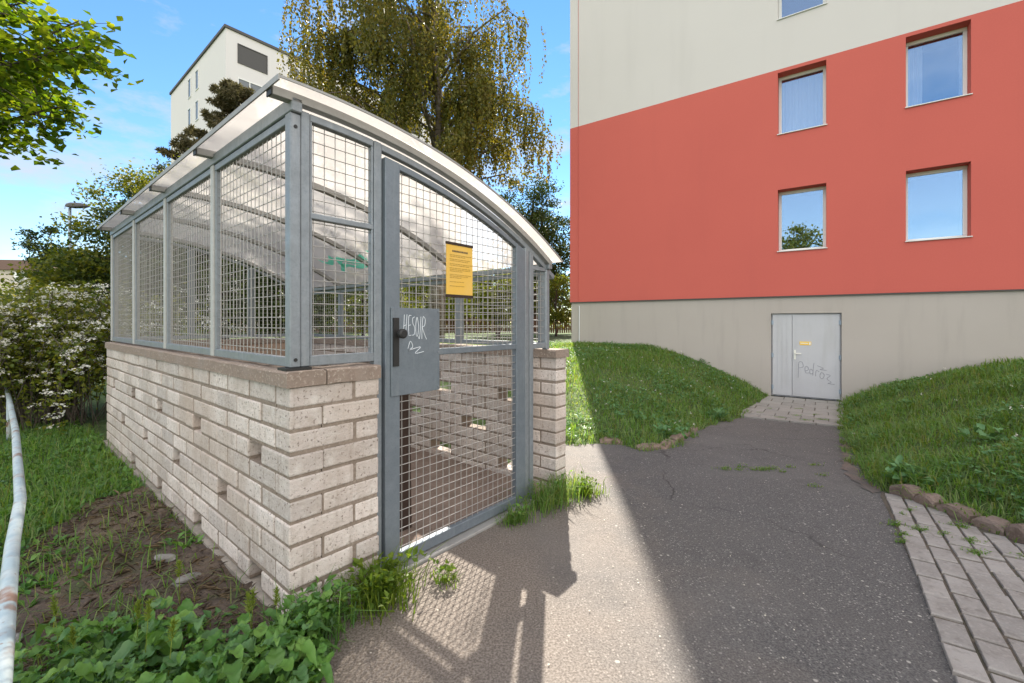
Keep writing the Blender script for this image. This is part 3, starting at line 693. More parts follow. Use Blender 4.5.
pb = MB(); Mx = Matrix.Translation((0, 0, 0)) @ Matrix.Rotation(R(-5), 4, 'X') @ Matrix.Rotation(R(3), 4, 'Y')
pb.box(0, .10, 0, .022, 0, .93, Mx); pbo = pb.build('wooden_board', M['plank'], bevel=.003); pbo.location = shl(.79, .34, -.03); pbo.rotation_euler = (0, 0, SHRZ)
tag(pbo, 'dark brown board leaning inside the mesh door of the shelter', 'board')

# ------------------------------------------------------------------ red apartment building
FRZ = math.atan2(-.577, .816)
bd = tag(empty('apartment_building', (6.95, 10.4, 0), FRZ), 'red and pale rendered apartment building with grey plinth and basement door', 'building')
X0, X1, DEP, TOP = -6.25, 16.0, 12.0, 24.0
ZR, ZW = 1.88, 7.40
cols = [(-.575, .39), (1.77, 2.75)]; rows = [2.97, 5.82, 8.62]; WH = 1.5
def facade(z0, z1, openings, rev=.36, x0=X0, y0=0.0):
    mb = MB()
    xs = sorted({x0, X1} | {v for o in openings for v in o[:2]}); zz = sorted({z0, z1} | {v for o in openings for v in o[2:]})
    for i in range(len(xs) - 1):
        for j in range(len(zz) - 1):
            a, b_, c, d = xs[i], xs[i + 1], zz[j], zz[j + 1]
            if any(o[0] <= a and b_ <= o[1] and o[2] <= c and d <= o[3] for o in openings): continue
            mb.quad((a, y0, c), (b_, y0, c), (b_, y0, d), (a, y0, d))
    for (a, b_, c, d) in openings:
        mb.quad((a, y0, c), (a, y0, d), (a, rev, d), (a, rev, c)); mb.quad((b_, y0, d), (b_, y0, c), (b_, rev, c), (b_, rev, d))
        mb.quad((a, y0, d), (b_, y0, d), (b_, rev, d), (a, rev, d)); mb.quad((b_, y0, c), (a, y0, c), (a, rev, c), (b_, rev, c))
    # returns
    mb.quad((x0, DEP, z0), (x0, y0, z0), (x0, y0, z1), (x0, DEP, z1)); mb.quad((X1, y0, z0), (X1, DEP, z0), (X1, DEP, z1), (X1, y0, z1))
    mb.quad((X1, DEP, z0), (x0, DEP, z0), (x0, DEP, z1), (X1, DEP, z1))
    mb.quad((x0, y0, z0), (x0, DEP, z0), (X1, DEP, z0), (X1, y0, z0))
    return mb
op = lambda rws: [(c[0], c[1], r_, r_ + WH) for c in cols for r_ in rws]
mb = facade(ZR, ZW, op(rows[:2])); mb.build('red_wall', M['redwall'], bd, fixn=False)
mb = facade(ZW, TOP, op(rows[2:])); mb.quad((X0, 0, TOP), (X1, 0, TOP), (X1, DEP, TOP), (X0, DEP, TOP)); mb.build('pale_wall', M['whitewall'], bd, fixn=False)
DZ0, DZ1 = -.565, 1.46
mb = facade(-2.0, ZR - .003, [(-.72, .675, DZ0 - .02, DZ1)], .16, X0 + .035, .035); pl = mb.build('plinth', M['plinth'], bd, fixn=False)
mb = MB(); mb.box(X0 - .002, X1, -.008, .03, ZR - .028, ZR - .004); mb.build('plinth_rail', M['dark'], pl)
# windows: frame mesh carries pane, sill, curtain
def window(c, z, curtain):
    w = c[1] - c[0]; mb = MB(); y0, y1 = .27, .33
    mb.box(0, w, y0, y1, 0, .07); mb.box(0, w, y0, y1, WH - .075, WH)
    mb.box(0, .065, y0, y1, .071, WH - .076); mb.box(w - .065, w, y0, y1, .071, WH - .076)
    wn = mb.build('window', M['pvc'], bd, bevel=.006); wn.location = (c[0], 0, z)
    mb = MB(); mb.box(.066, w - .066, .296, .306, .072, WH - .077); mb.build('pane', M['glass'], wn)
    mb = MB(); mb.box(-.015, w + .02, -.03, .268, -.018, .002); mb.build('sill', M['sillm'], wn, bevel=.003)
    mb = MB(); mb.quad((.0, .95, 0), (w, .95, 0), (w, .95, WH), (0, .95, WH)); mb.quad((0, .332, 0), (0, .95, 0), (0, .95, WH), (0, .332, WH)); mb.quad((w, .95, 0), (w, .332, 0), (w, .332, WH), (w, .95, WH))
    mb.quad((0, .332, 0), (w, .332, 0), (w, .95, 0), (0, .95, 0)); mb.quad((0, .95, WH), (w, .95, WH), (w, .332, WH), (0, .332, WH)); mb.build('room', M['room'], wn, fixn=False)
    if curtain:
        mb = MB(); n = 90; pts = [(.03 + (w - .06) * k / n, .46 + .018 * math.sin(k * .9) + .008 * math.sin(k * 2.3)) for k in range(n + 1)]
        for a, e in zip(pts[:-1], pts[1:]):
            if curtain == 2 and .30 < a[0] < w - .12: continue
            mb.quad((a[0], a[1] - .08, .02), (e[0], e[1] - .08, .02), (e[0], e[1] - .08, WH - .12), (a[0], a[1] - .08, WH - .12))
        mb.build('curtain', M['curtain'], wn)
    return wn
for c, z, k in ((cols[0], rows[0], 0), (cols[1], rows[0], 0), (cols[0], rows[1], 1), (cols[1], rows[1], 2), (cols[0], rows[2], 0), (cols[1], rows[2], 0)): window(c, z, k)
# basement double door
mb = MB(); y0 = .075
mb.box(-.718, .673, y0 + .03, y0 + .08, DZ0, DZ1 - .003)
mb.box(-.69, -.285, y0, y0 + .029, DZ0 + .03, DZ1 - .03); mb.box(-.278, .645, y0, y0 + .029, DZ0 + .03, DZ1 - .03)
bdoor = mb.build('basement_door', M['doorpaint'], bd, bevel=.006)
mb = MB()
for k in range(1, 4): mb.box(-.69 + k * .1, -.69 + k * .1 + .006, y0 - .004, y0 - .001, DZ0 + .06, DZ1 - .06)
mb.box(-.20, -.194, y0 - .004, y0 - .001, DZ0 + .06, DZ1 - .06); mb.box(.56, .566, y0 - .004, y0 - .001, DZ0 + .06, DZ1 - .06); mb.build('door_groove', M['doorpaint'], bdoor)
for x in (-.70, .655):
    for z in (DZ0 + .22, DZ0 + 1.0, DZ1 - .22):
        mb = MB(); mb.tube([(x, y0 - .012, z - .06), (x, y0 - .012, z + .06)], .014, 8); mb.box(x - .03, x + .03, y0 - .006, y0 - .001, z - .045, z + .045); mb.build('hinge', M['pole'], bdoor)
mb = MB(); mb.box(-.245, -.205, y0 - .012, y0 - .001, .35, .58); mb.tube([(-.225, y0 - .012, .5), (-.225, y0 - .05, .5), (-.215, y0 - .055, .5), (-.10, y0 - .055, .495)], .011, 8); mb.build('door_handle', M['handle'], bdoor)
mb = MB(); mb.box(-.13, .10, y0 - .0045, y0 - .001, .70, .785); st = mb.build('sticker', M['stick'], bdoor)
mb = MB(); mb.box(.06, .09, y0 - .006, y0 - .005, .715, .77); mb.box(-.115, .04, y0 - .006, y0 - .005, .735, .752); mb.build('sticker', M['pvc'], bdoor)
G = [[(0, -.35), (.02, .3), (.05, .9), (.25, .95), (.3, .6), (.06, .45)], [(.4, .3), (.6, .45), (.58, .7), (.42, .6), (.45, .2), (.68, .25)],
     [(.95, 1.1), (.9, .5), (.88, .1)], [(.9, .25), (.72, .2), (.72, .55), (.88, .5)], [(1.05, .1), (1.08, .55), (1.25, .5)], [(1.3, .3), (1.4, .5), (1.55, .35), (1.45, .02), (1.3, .1), (1.32, .4)],
     [(1.65, .45), (1.9, .4), (1.7, .1), (1.95, -.1), (1.75, -.25), (2.15, -.2)], [(1.15, .95), (1.5, .85), (1.3, .7), (1.7, .75)]]
scribble('door_graffiti', [smooth_stroke(s) for s in G], lambda x, y: (-.16 + x * .33, y0 - .0015, .02 + y * .30 - .07 * x), .0045, M['pencil'], bdoor)
mb = MB(); mb.tube([(X0 + .32, .015, -.2), (X0 + .32, .015, ZR - .12)], .017, 8); mb.build('conductor', M['conductor'], bd)
mb = MB(); mb.tube([(X0 + .30, -.012, ZR + .02), (X0 + .30, -.012, TOP - .2)], .005, 6); mb.build('lightning_wire', M['redwall'], bd)

# ------------------------------------------------------------------ far buildings
ab = tag(empty('apartment_block', (-23.1, 35.5, 0), SHRZ), 'white flat-roofed tower block behind the pine and the shelter roof', 'building')
mb = MB(); mb.box(0, 26, 0, 16.4, 0, 25.0); mb.build('wall', M['block'], ab)
mb = MB(); mb.box(-.12, 26.1, -.12, 16.5, 25.001, 25.22); mb.build('roof', M['dark'], ab)
def block_window(x, w, z, h, blind, face='s'):
    mb = MB(); f = .07
    B = (lambda a, b_, y0, y1, c, d: mb.box(x + a, x + b_, -y1, -y0, z + c, z + d)) if face == 's' else (lambda a, b_, y0, y1, c, d: mb.box(-y1, -y0, x + a, x + b_, z + c, z + d))
    B(0, w, .003, .06, 0, f); B(0, w, .003, .06, h - f, h); B(0, f, .004, .059, f + .001, h - f - .001); B(w - f, w, .004, .059, f + .001, h - f - .001)
    if w > 1.5 and not blind: B(w * .38, w * .38 + f, .004, .059, f + .001, h - f - .001)
    wn = mb.build('window', M['pvc'] if not blind else M['dark'], ab)
    mb = MB(); B(f + .001, w - f - .001, .005, .02, f + .002, h - f - .002); mb.build('pane', M['dark'] if blind else M['glass2'], wn)
M['glass2'] = surf('far_glass', (.13, .14, .155), .3, 0, spec=.5)
for i in range(6):
    for j in range(4):
        block_window(.85 + i * 4.1, 2.3, 22.55 - j * 2.8, 1.6, (i * 3 + j) % 4 == 0)
for j in range(4):
    for t in (7.0, 9.3): block_window(t, .9, 22.5 - 2.8 * j, 1.8, False, 't')
hs = tag(empty('low_house', (-72, 60, 0), R(8)), 'beige low house with brown roof and white windows far beyond the flowering bush', 'house')
mb = MB(); mb.box(-14, 7.2, 0, 9, -1, 8.4); mb.build('wall', M['housewall'], hs)
mb = MB(); mb.add([(-14.4, -.4, 8.4), (7.6, -.4, 8.4), (7.6, 9.4, 8.4), (-14.4, 9.4, 8.4), (-13.4, .8, 9.9), (6.4, .8, 9.9), (6.4, 8, 9.9), (-13.4, 8, 9.9)], [(0, 3, 2, 1), (4, 5, 6, 7), (0, 1, 5, 4), (1, 2, 6, 5), (2, 3, 7, 6), (3, 0, 4, 7)]); mb.build('roof', M['brownroof'], hs)
for x in (-11, -7.4, -3.8, -.2, 3.6):
    for z in (6.9, 4.0):
        mb = MB(); mb.box(x, x + 1.5, -.06, -.003, z, z + 1.25); wn = mb.build('window', M['pvc'], hs)
        mb = MB(); mb.box(x + .12, x + 1.38, -.075, -.062, z + .12, z + 1.13); mb.build('pane', M['glass2'] if z < 5 else M['curtain'], wn)

# ------------------------------------------------------------------ street lamp, rail, fence
lx, ly = -20.1, 20.0; lz = float(zground(lx, ly))
lp = tag(empty('street_lamp', (lx, ly, lz)), 'slim grey street lamp with a flat head rising behind the flowering bush', 'street lamp')
mb = MB(); mb.tube([(0, 0, -.1), (0, 0, 1.2), (0, 0, 1.21), (0, 0, 5.9)], [.10, .10, .075, .055], 12); mb.build('pole', M['pole'], lp, smooth=True)
mb = MB(); mb.tube([(0, 0, 5.85), (.05, 0, 6.0), (.3, -.02, 6.03)], .04, 8); mb.sweep([[(x, y * w, 6.01 + z * h) for y, z in ((-1, -.5), (1, -.5), (1, .2), (.5, 1), (-.5, 1), (-1, .2))] for x, w, h in ((-.12, .10, .10), (.1, .17, .14), (.55, .16, .12), (.85, .07, .06))]); mb.build('lamp_head', M['dark'], lp)
rl = tag(empty('pipe_railing', (-1.9, 1.7, 0)), 'low pale blue pipe railing with rust along the garden edge', 'railing')
rp = [(-.62, .45), (-1.19, 1.02), (-1.68, 1.47), (-1.93, 1.70), (-2.38, 2.13), (-3.95, 3.5), (-5.40, 4.73), (-6.9, 6.0)]
mb = MB(); mb.tube([(x + 1.9, y - 1.7, .39) for x, y in rp], .0215, 14); mb.build('pipe', M['railpaint'], rl, smooth=True)
for x, y in ((-.8, .63), (-5.6, 4.9)):
    mb = MB(); z = float(zground(x, y)); mb.tube([(x + 1.9, y - 1.7, z - .1), (x + 1.9, y - 1.7, .37)], .022, 12); mb.build('post', M['railpaint'], rl, smooth=True)
fc = tag(empty('picket_fence', (-4, 26, 0)), 'low brown picket fence across the sunlit lawn behind the shelter', 'fence')
mb = MB(); x = -14.0; r4 = random.Random(2)
while x < 8:
    z = float(zground(x - 4, 26)); h = 1.0 + r4.uniform(-.03, .03); mb.box(x, x + .085, 0, .02, z + .06, z + h); x += .13
mb.build('pickets', M['fence'], fc)
for zz in (.3, .8):
    mb = MB(); mb.tube([(x, .045, float(zground(x - 4, 26)) + zz) for x in np.linspace(-14, 8, 12)], .03, 4); mb.build('rail', M['fence'], fc)
for x in np.linspace(-13.9, 7.9, 10):
    mb = MB(); z = float(zground(x - 4, 26)); mb.box(x - .05, x + .05, .078, .17, z - .1, z + 1.02); mb.build('post', M['fence'], fc)

# ------------------------------------------------------------------ trees and shrubs
def trunk_tubes(mb, base, top, r0, r1, limbs, rng, limb_r=.28):
    n = 7; pts = []; rad = []
    for k in range(n + 1):
        t = k / n; p = base + (top - base) * t + Vector((rng.uniform(-.05, .05), rng.uniform(-.05, .05), 0)) * (top - base).length * .25 * (t > 0)
        pts.append(p); rad.append(r0 * (1 - t) ** .8 + r1 * t + (r0 * .35 if k == 0 else 0))
    mb.tube(pts, rad, 9)
    for L in limbs:
        f = rng.uniform(.35, .95); i = f * n; k = min(int(i), n - 1); p = pts[k].lerp(pts[k + 1], i - k); rb = (rad[k] * (1 - i + k) + rad[k + 1] * (i - k)) * .55
        if (L - p).length < .2: continue
        mid = p.lerp(L, .5) + Vector((rng.uniform(-.1, .1), rng.uniform(-.1, .1), .12)) * (L - p).length
        mb.tube([p, p.lerp(mid, .5) + Vector((0, 0, .03)), mid, L], [rb, rb * .75, rb * .5, .012], 6)
def tree(name, label, cat, x, y, h, crown, nclump, nleaf, lsize, mat, seed, r0=.16, clump_r=.55, trunk_h=.75, bark='trunk', group=None, gravity=.0, lean=(0, 0), gap=.0):
    """crown: list of (cx, cy, cz, rx, ry, rz) ellipsoids relative to the base"""
    rg = np.random.default_rng(seed); rn = random.Random(seed)
    z0 = float(zground(x, y)); root = tag(empty(name, (x, y, z0)), label, cat, group)
    cl = []
    vol = np.array([e[3] * e[4] * e[5] for e in crown]); pick = rg.choice(len(crown), nclump, p=vol / vol.sum())
    for i in pick:
        e = crown[i]; d = unit(rg.normal(size=3)); r = rg.uniform(.25, 1.0) ** .45
        cl.append((e[0] + d[0] * e[3] * r, e[1] + d[1] * e[4] * r, e[2] + d[2] * e[5] * r))
    cl = np.array(cl); cl[:, 2] = np.maximum(cl[:, 2], .15)
    mb = MB(); limbs = [Vector(c) for c in cl[::max(1, nclump // 26)]]
    trunk_tubes(mb, Vector((0, 0, -.15)), Vector((lean[0], lean[1], h * trunk_h)), r0, r0 * .25, limbs, rn)
    mb.build('trunk', M[bark], root, smooth=True)
    per = rg.multinomial(nleaf, unit(rg.gamma(2.0, size=nclump)[None])[0] ** 0 / nclump * np.ones(nclump))
    P = []
    for c, k in zip(cl, per):
        sc = clump_r * rg.uniform(.55, 1.25); q = rg.normal(size=(k, 3)) * np.array([sc, sc, sc * .55]) * .6
        P.append(c + q)
    P = np.concatenate(P); nrm = unit(rg.normal(size=P.shape) + np.array([0, 0, .6]))
    leaves('crown', P, lsize * rg.uniform(.6, 1.25, len(P)), M[mat], root, nrm=nrm, aspect=.62)
    return root
BG = 'trees behind the shelter'
# tall weeping birch
def birch():
    x, y = -2.6, 15.0; z0 = float(zground(x, y)); rg = np.random.default_rng(5); rn = random.Random(5)
    root = tag(empty('birch_tree', (x, y, z0)), 'tall weeping birch with olive hanging twigs above the shelter roof', 'tree')
    arcs = []; mb = MB(); tip = Vector((.1, 0, 13.5))
    pts = [Vector((0, 0, -.2)), Vector((.1, .05, 2.5)), Vector((-.05, 0, 5)), Vector((.15, 0, 7.5)), Vector((.0, 0, 10)), tip]
    mb.tube(pts, [.30, .22, .19, .15, .10, .03], 10)
    for i in range(62):
        zb = rn.uniform(4.6, 12.8); a = rn.uniform(0, 2 * math.pi); 
        if i < 12: a = rn.choice((0, math.pi)) + rn.uniform(-.5, .5)
        fx = 1.0
        L = rn.uniform(1.6, 4.9) * (1.0 if zb < 10 else .75)
        dx, dy = math.cos(a), math.sin(a)
        reach = L
        if dx > 0: reach *= .67
        elif zb > 6: reach *= 1.08
        k = int((zb) / 2.5); base = pts[min(k, 4)].lerp(pts[min(k + 1, 5)], zb / 2.5 - k if zb < 10 else (zb - 10) / 3.5) if zb < 12.5 else tip
        rise = rn.uniform(.35, .8) * reach
        poly = [base, base + Vector((dx * reach * .4, dy * reach * .4, rise * .75)), base + Vector((dx * reach * .75, dy * reach * .75, rise)), base + Vector((dx * reach, dy * reach, rise * .72))]
        mb.tube(poly, [.05, .035, .022, .010], 5); arcs.append((poly, reach))
    # lone low branch hanging out to the right
    for b0, ex, ez in ((Vector((0, 0, 5.2)), 3.7, 8.3), (Vector((0, 0, 6.0)), 3.3, 8.6), (Vector((0, 0, 4.9)), 3.9, 7.4)):
        poly = [b0, b0 + Vector((ex * .4, .2, (ez - b0.z) * .65)), Vector((ex * .78, .3, ez)), Vector((ex, .3, ez - .25))]
        mb.tube(poly, [.06, .04, .025, .010], 5); arcs.append((poly, 3.0))
    mb.build('trunk', M['birchbark'], root, smooth=True)
    P = []; A = []
    for ai, (poly, reach) in enumerate(arcs):
        late = ai >= 62
        for s in range(int(20 + reach * 13.5)):
            t = rn.uniform(.12, 1.0) ** .75 * 3; k = min(int(t), 2); p = poly[k].lerp(poly[k + 1], t - k) + Vector((rn.gauss(0, .2), rn.gauss(0, .25), rn.gauss(0, .08)))
            if late and p.x < 2.3: continue
            Ls = rn.uniform(.6, 2.1) * (1.25 if t > 2 else .8); fl = 4.9 if p.x < .6 else 5.6 if p.x < 1.7 else 6.6; Ls = min(Ls, max(p.z - fl + rn.uniform(-.3, .8), .25)) if not late else min(rn.uniform(.7, 2.0), max(p.z - 5.7, .3))
            n = int(Ls * 17); ph = rn.uniform(0, 6); sw = rn.uniform(.02, .10)
            for j in range(n):
                f = (j + rn.random()) / n
                P.append((p.x + sw * math.sin(ph + f * 4) + rn.gauss(0, .028), p.y + sw * math.cos(ph * 1.3 + f * 3) + rn.gauss(0, .028), p.z - Ls * f))
    P = np.array(P); n = len(P)
    leaves('crown', P, rg.uniform(.07, .125, n), M['birchleaf'], root, nrm=unit(rg.normal(size=(n, 3)) * np.array([1, 1, .5])), axis=unit(rg.normal(size=(n, 3)) * .6 + np.array([0, 0, -1.0])), aspect=.7)
birch()
# maple reaching in at the upper left
def maple():
    x, y = -9.6, 6.6; z0 = float(zground(x, y)); rg = np.random.default_rng(8); rn = random.Random(8)
    root = tag(empty('maple_tree', (x, y, z0)), 'bright green maple branches reaching in at the upper left', 'tree')
    mb = MB(); mb.tube([Vector((0, 0, -.2)), Vector((.1, 0, 2)), Vector((.0, .1, 4)), Vector((.2, 0, 6.8))], [.24, .17, .13, .05], 9)
    br = [((.05, .05, 3.2), (1.7, -.3, 4.05), (3.3, -.5, 4.42)), ((.05, .05, 3.6), (1.7, -.4, 4.75), (3.75, -.55, 5.25)), ((.05, .05, 3.9), (1.7, -.2, 5.0), (3.4, -.3, 5.75)), ((.05, .05, 3.3), (1.7, -.8, 4.3), (3.2, -1.0, 4.75)), ((.05, .05, 3.5), (1.5, -.9, 4.8), (2.9, -1.2, 5.4)), ((.1, 0, 4.6), (1.4, -.3, 5.6), (2.75, -.4, 5.95)),
          ((.1, 0, 4.0), (1.5, -.6, 5.2), (2.9, -.9, 6.2)), ((.1, 0, 5.0), (1.2, -.9, 6.0), (2.4, -1.4, 6.6)), ((.1, 0, 4.4), (1.4, .5, 5.4), (2.6, .9, 6.0)),
          ((0, 0, 4), (-1.2, .6, 5), (-2.2, 1.0, 5.5)), ((0, 0, 4.4), (.4, 1.2, 5.4), (.9, 2.1, 5.8)), ((0, 0, 4.2), (.2, -1.2, 5.2), (.7, -2.2, 5.7)), ((0, 0, 5), (-.6, -.9, 6), (-1.1, -1.6, 6.4)), ((.1, 0, 5.6), (.5, .2, 6.8), (.9, .3, 7.6))]
    P = []; 
    for a, b_, c in br:
        a, b_, c = Vector(a), Vector(b_), Vector(c); mb.tube([a, a.lerp(b_, .5) + Vector((0, 0, .1)), b_, b_.lerp(c, .5) + Vector((0, 0, .04)), c], [.055, .045, .03, .02, .008], 6)
        for s in range(38):
            t = rn.uniform(.38, 1.0); p = a.lerp(b_, t * 2) if t < .5 else b_.lerp(c, (t - .5) * 2)
            e = p + Vector((rn.gauss(0, .36), rn.gauss(0, .4), rn.gauss(-.06, .22))); mb.tube([p, p.lerp(e, .5) + Vector((0, 0, .04)), e], [.008, .006, .003], 4)
            for k in range(17):
                f = rn.uniform(.25, 1.1); q = p.lerp(e, f); P.append((q.x + rn.gauss(0, .075), q.y + rn.gauss(0, .075), q.z + rn.gauss(-.02, .05)))
    mb.build('trunk', M['trunk'], root, smooth=True)
    P = np.array(P); n = len(P)
    leaves('crown', P, rg.uniform(.08, .155, n), M['mapleleaf'], root, nrm=unit(rg.normal(size=(n, 3)) * .55 + np.array([0, 0, 1.0])), axis=unit(rg.normal(size=(n, 3)) * np.array([1, 1, .4]) + np.array([0, 0, -.3])), aspect=.85)
maple()
tree('deciduous_tree', 'broad tree with yellow-green top left of the shelter roof', 'tree', -12.6, 16.2, 6.6, [(0, 0, 4.4, 2.3, 2.2, 2.1), (1.6, .3, 5.2, 1.9, 1.7, 1.6), (-1.2, 0, 3.2, 1.6, 1.8, 1.6)], 110, 22000, .11, 'treeleaf', 31, .2, .6, group=None)
tree('deciduous_tree', 'dark crowned tree behind the yellow-green tree and left of the pine', 'tree', -15.0, 19.5, 8.0, [(0, 0, 5.6, 1.6, 2, 2.3), (1.4, 0, 6.2, 1.4, 1.3, 1.7), (-.4, 0, 4, 1.6, 1.8, 1.7)], 90, 16000, .12, 'darkleaf', 32, .2, .55)
tree('deciduous_tree', 'small airy tree beside the street lamp', 'tree', -23.9, 22.5, 6.3, [(0, 0, 4.7, .75, .8, 1.4), (-.1, 0, 3.6, .9, .8, 1.0)], 34, 3000, .14, 'darkleaf', 33, .1, .38)
tree('deciduous_tree', 'tall dark green tree beyond the shelter beside the red wall', 'tree', 1.3, 28.0, 11.0, [(-.3, 0, 6.9, 2.0, 2.2, 3.4), (1.0, 0, 5.0, 2.3, 2.2, 2.8), (0, 0, 3, 2.3, 2, 1.9)], 150, 30000, .15, 'darkleaf', 34, .25, .7)
tree('shrub', 'yellow-green leafy shrub at the building corner before the fence', 'shrub', 2.2, 22.0, 3.2, [(0, 0, 1.7, 1.0, 1.0, 1.3)], 40, 5500, .10, 'limeleaf', 35, .06, .35, .7)
tree('shrub', 'sunlit lime shrub seen through the mesh right of the notice', 'shrub', -.6, 18.6, 3.4, [(0, 0, 1.9, 1.5, 1.3, 1.3)], 55, 8000, .11, 'limeleaf', 36, .08, .42, .7)
tree('shrub', 'sunlit lime shrub seen through the mesh left of the notice', 'shrub', -3.4, 19.0, 3.5, [(0, 0, 2.0, 1.5, 1.3, 1.3), (1, 0, 2.3, 1, 1, 1)], 55, 8000, .11, 'limeleaf', 37, .08, .42, .7)
tree('shrub', 'dark shrub seen through the narrow front mesh panel', 'shrub', -6.6, 19.5, 4.2, [(0, 0, 2.3, 1.7, 1.5, 1.9)], 60, 8000, .12, 'treeleaf', 38, .08, .48, .7)
HG = []
for i, (x, y, h, sx, lab) in enumerate(((-10.9, 13.2, 4.6, 2.0, 'dense dark shrub behind the far left mesh panels'), (-8.2, 12.6, 4.4, 1.9, 'dense dark shrub behind the middle left mesh panels'), (-5.9, 11.6, 4.0, 1.7, 'dense dark shrub behind the nearest left mesh panel'),
        (-12.4, 13.0, 3.4, 1.3, 'dark shrub between the flowering bush and the broad tree'), (-15.6, 15.8, 2.4, 1.3, 'dark shrub at the foot of the street lamp'))):
    tree('shrub', lab, 'shrub', x, y, h, [(0, 0, h * .5, sx, 1.5, h * .45)], 80, 11000, .12, 'darkleaf' if i != 3 else 'treeleaf', 50 + i, .1, .5, .7, group='dark shrubs behind the shelter')
tree('deciduous_tree', 'rounded tree mirrored in the lower left window of the red wall', 'tree', -11.6, -13.0, 10.5, [(0, 0, 6.2, 3.2, 2.6, 3.0), (2.6, -1, 5.4, 2.4, 2, 2.6)], 100, 11000, .22, 'treeleaf', 71, .2, .7)
rgt = np.random.default_rng(77); P = []
for i in range(34):
    cx, cy, hh_ = rgt.uniform(-46, 5), rgt.uniform(34, 44), rgt.uniform(4.0, 6.5)
    d = unit(rgt.normal(size=(620, 3))) * rgt.uniform(.3, 1, (620, 1)) ** .4; P.append(np.array([cx, cy, float(zground(cx, cy)) + hh_ * .5]) + d * np.array([2.6, 2.0, hh_ * .52]) + rgt.normal(size=(620, 3)) * .25)
P = np.concatenate(P); setting(leaves('far_woodland', P, rgt.uniform(.25, .5, len(P)), M['treeleaf'], None, aspect=.7), 'stuff')
# pine
def pine():
    x, y = -15.9, 24.0; z0 = float(zground(x, y)); rg = np.random.default_rng(9); rn = random.Random(9)
    root = tag(empty('pine_tree', (x, y, z0)), 'brown-green pine in front of the white tower block', 'tree')
    mb = MB(); top = Vector((.75, 0, 13.6)); mb.tube([Vector((0, 0, -.2)), Vector((.2, 0, 5)), Vector((.45, 0, 9)), top], [.22, .16, .11, .03], 9); P = []; A = []
    for i in range(135):
        zb = rn.uniform(5.0, 13.5); f = (13.9 - zb) / 9; a = rn.uniform(0, 6.28); L = (.55 + 3.5 * f) * rn.uniform(.5, 1.05); b = Vector((.75 * zb / 13.6, 0, zb)); e = b + Vector((math.cos(a) * L, math.sin(a) * L, L * rn.uniform(.15, .5)))
        mb.tube([b, b.lerp(e, .5) - Vector((0, 0, .05)), e], [.035, .025, .01], 5)
        for s in range(int(7 + L * 6)):
            t = rn.uniform(.4, 1.05); c = b.lerp(e, t) + Vector((rn.gauss(0, .14), rn.gauss(0, .14), rn.gauss(.04, .08)))
            q = unit(rg.normal(size=(46, 3)) + np.array([0, 0, .55])); P.append(np.array(c) + q * .03); A.append(q)
    mb.build('trunk', M['trunk'], root, smooth=True); P = np.concatenate(P); A = np.concatenate(A)
    leaves('crown', P, rg.uniform(.15, .28, len(P)), M['needle'], root, axis=A, aspect=.26)
pine()
# white flowering bush
def bush():
    x, y = -6.35, 5.9; z0 = float(zground(x, y)); rg = np.random.default_rng(12); rn = random.Random(12)
    root = tag(empty('flowering_bush', (x, y, z0)), 'arching bush full of small white blossoms left of the brick wall', 'bush')
    mb = MB(); P = []; FP = []
    for i in range(230):
        a = rn.uniform(0, 6.28); L = rn.uniform(.5, 2.25); h = rn.uniform(.9, 1.85)
        dx, dy = math.cos(a), math.sin(a) * .8
        b = Vector((rn.gauss(0, .35), rn.gauss(0, .3), 0)); e = Vector((b.x + dx * L, b.y + dy * L, h * (1 - .28 * (L / 2.2) ** 2) - rn.uniform(0, .75) * (L / 2.2))); m = Vector((b.x + dx * L * .45, b.y + dy * L * .45, h * 1.0))
        pl_ = [b, b.lerp(m, .55) + Vector((0, 0, .15)), m, m.lerp(e, .55) + Vector((0, 0, .06)), e]; mb.tube(pl_, [.007, .006, .005, .004, .002], 4)
        for s in range(120):
            t = rn.uniform(.5, 4.0); k = min(int(t), 3); p = pl_[k].lerp(pl_[k + 1], t - k); P.append((p.x + rn.gauss(0, .085), p.y + rn.gauss(0, .085), p.z + rn.gauss(0, .075)))
        for s in range(rn.randint(6, 12)):
            t = rn.uniform(1.2, 4.0); k = min(int(t), 3); p = pl_[k].lerp(pl_[k + 1], t - k); FP.append((p.x + rn.gauss(0, .05), p.y + rn.gauss(0, .05), p.z + abs(rn.gauss(.05, .03))))
    mb.build('stem', M['trunk'], root); P = np.array(P); n = len(P)
    P = P[P[:, 2] > .05]; n = len(P)
    leaves('foliage', P, rg.uniform(.035, .075, n), M['bushleaf'], root, nrm=unit(rg.normal(size=(n, 3)) + np.array([0, 0, .8])), aspect=.6)
    FP = np.array(FP); k = 13; d = rg.normal(size=(len(FP), k, 3)) * np.array([.026, .026, .010]); Q = (FP[:, None] + d).reshape(-1, 3)
    o = leaves('blossom', Q, rg.uniform(.020, .032, len(Q)), M['petal'], root, nrm=unit(rg.normal(size=Q.shape) * .5 + np.array([0, 0, 1.0])), aspect=.9); o['kind'] = 'stuff'
bush()

# ------------------------------------------------------------------ grass and weeds
def scatter(n, x0, x1, y0, y1, keep):
    X = RNG.uniform(x0, x1, n); Y = RNG.uniform(y0, y1, n); k = keep(X, Y); X = X[k]; Y = Y[k]
    return np.stack([X, Y, zground(X, Y) - .01], 1)
def facade_side(X, Y): return (X - 6.95) * .577 + (Y - 10.4) * .816    # < 0 in front
lawnmask = lambda X, Y: (dist(PATH, X, Y) > .015) & (dist(SHED, X, Y) > .03) & (facade_side(X, Y) < .02)
rightish = lambda X, Y: .8 * X - .6 * Y > -.35
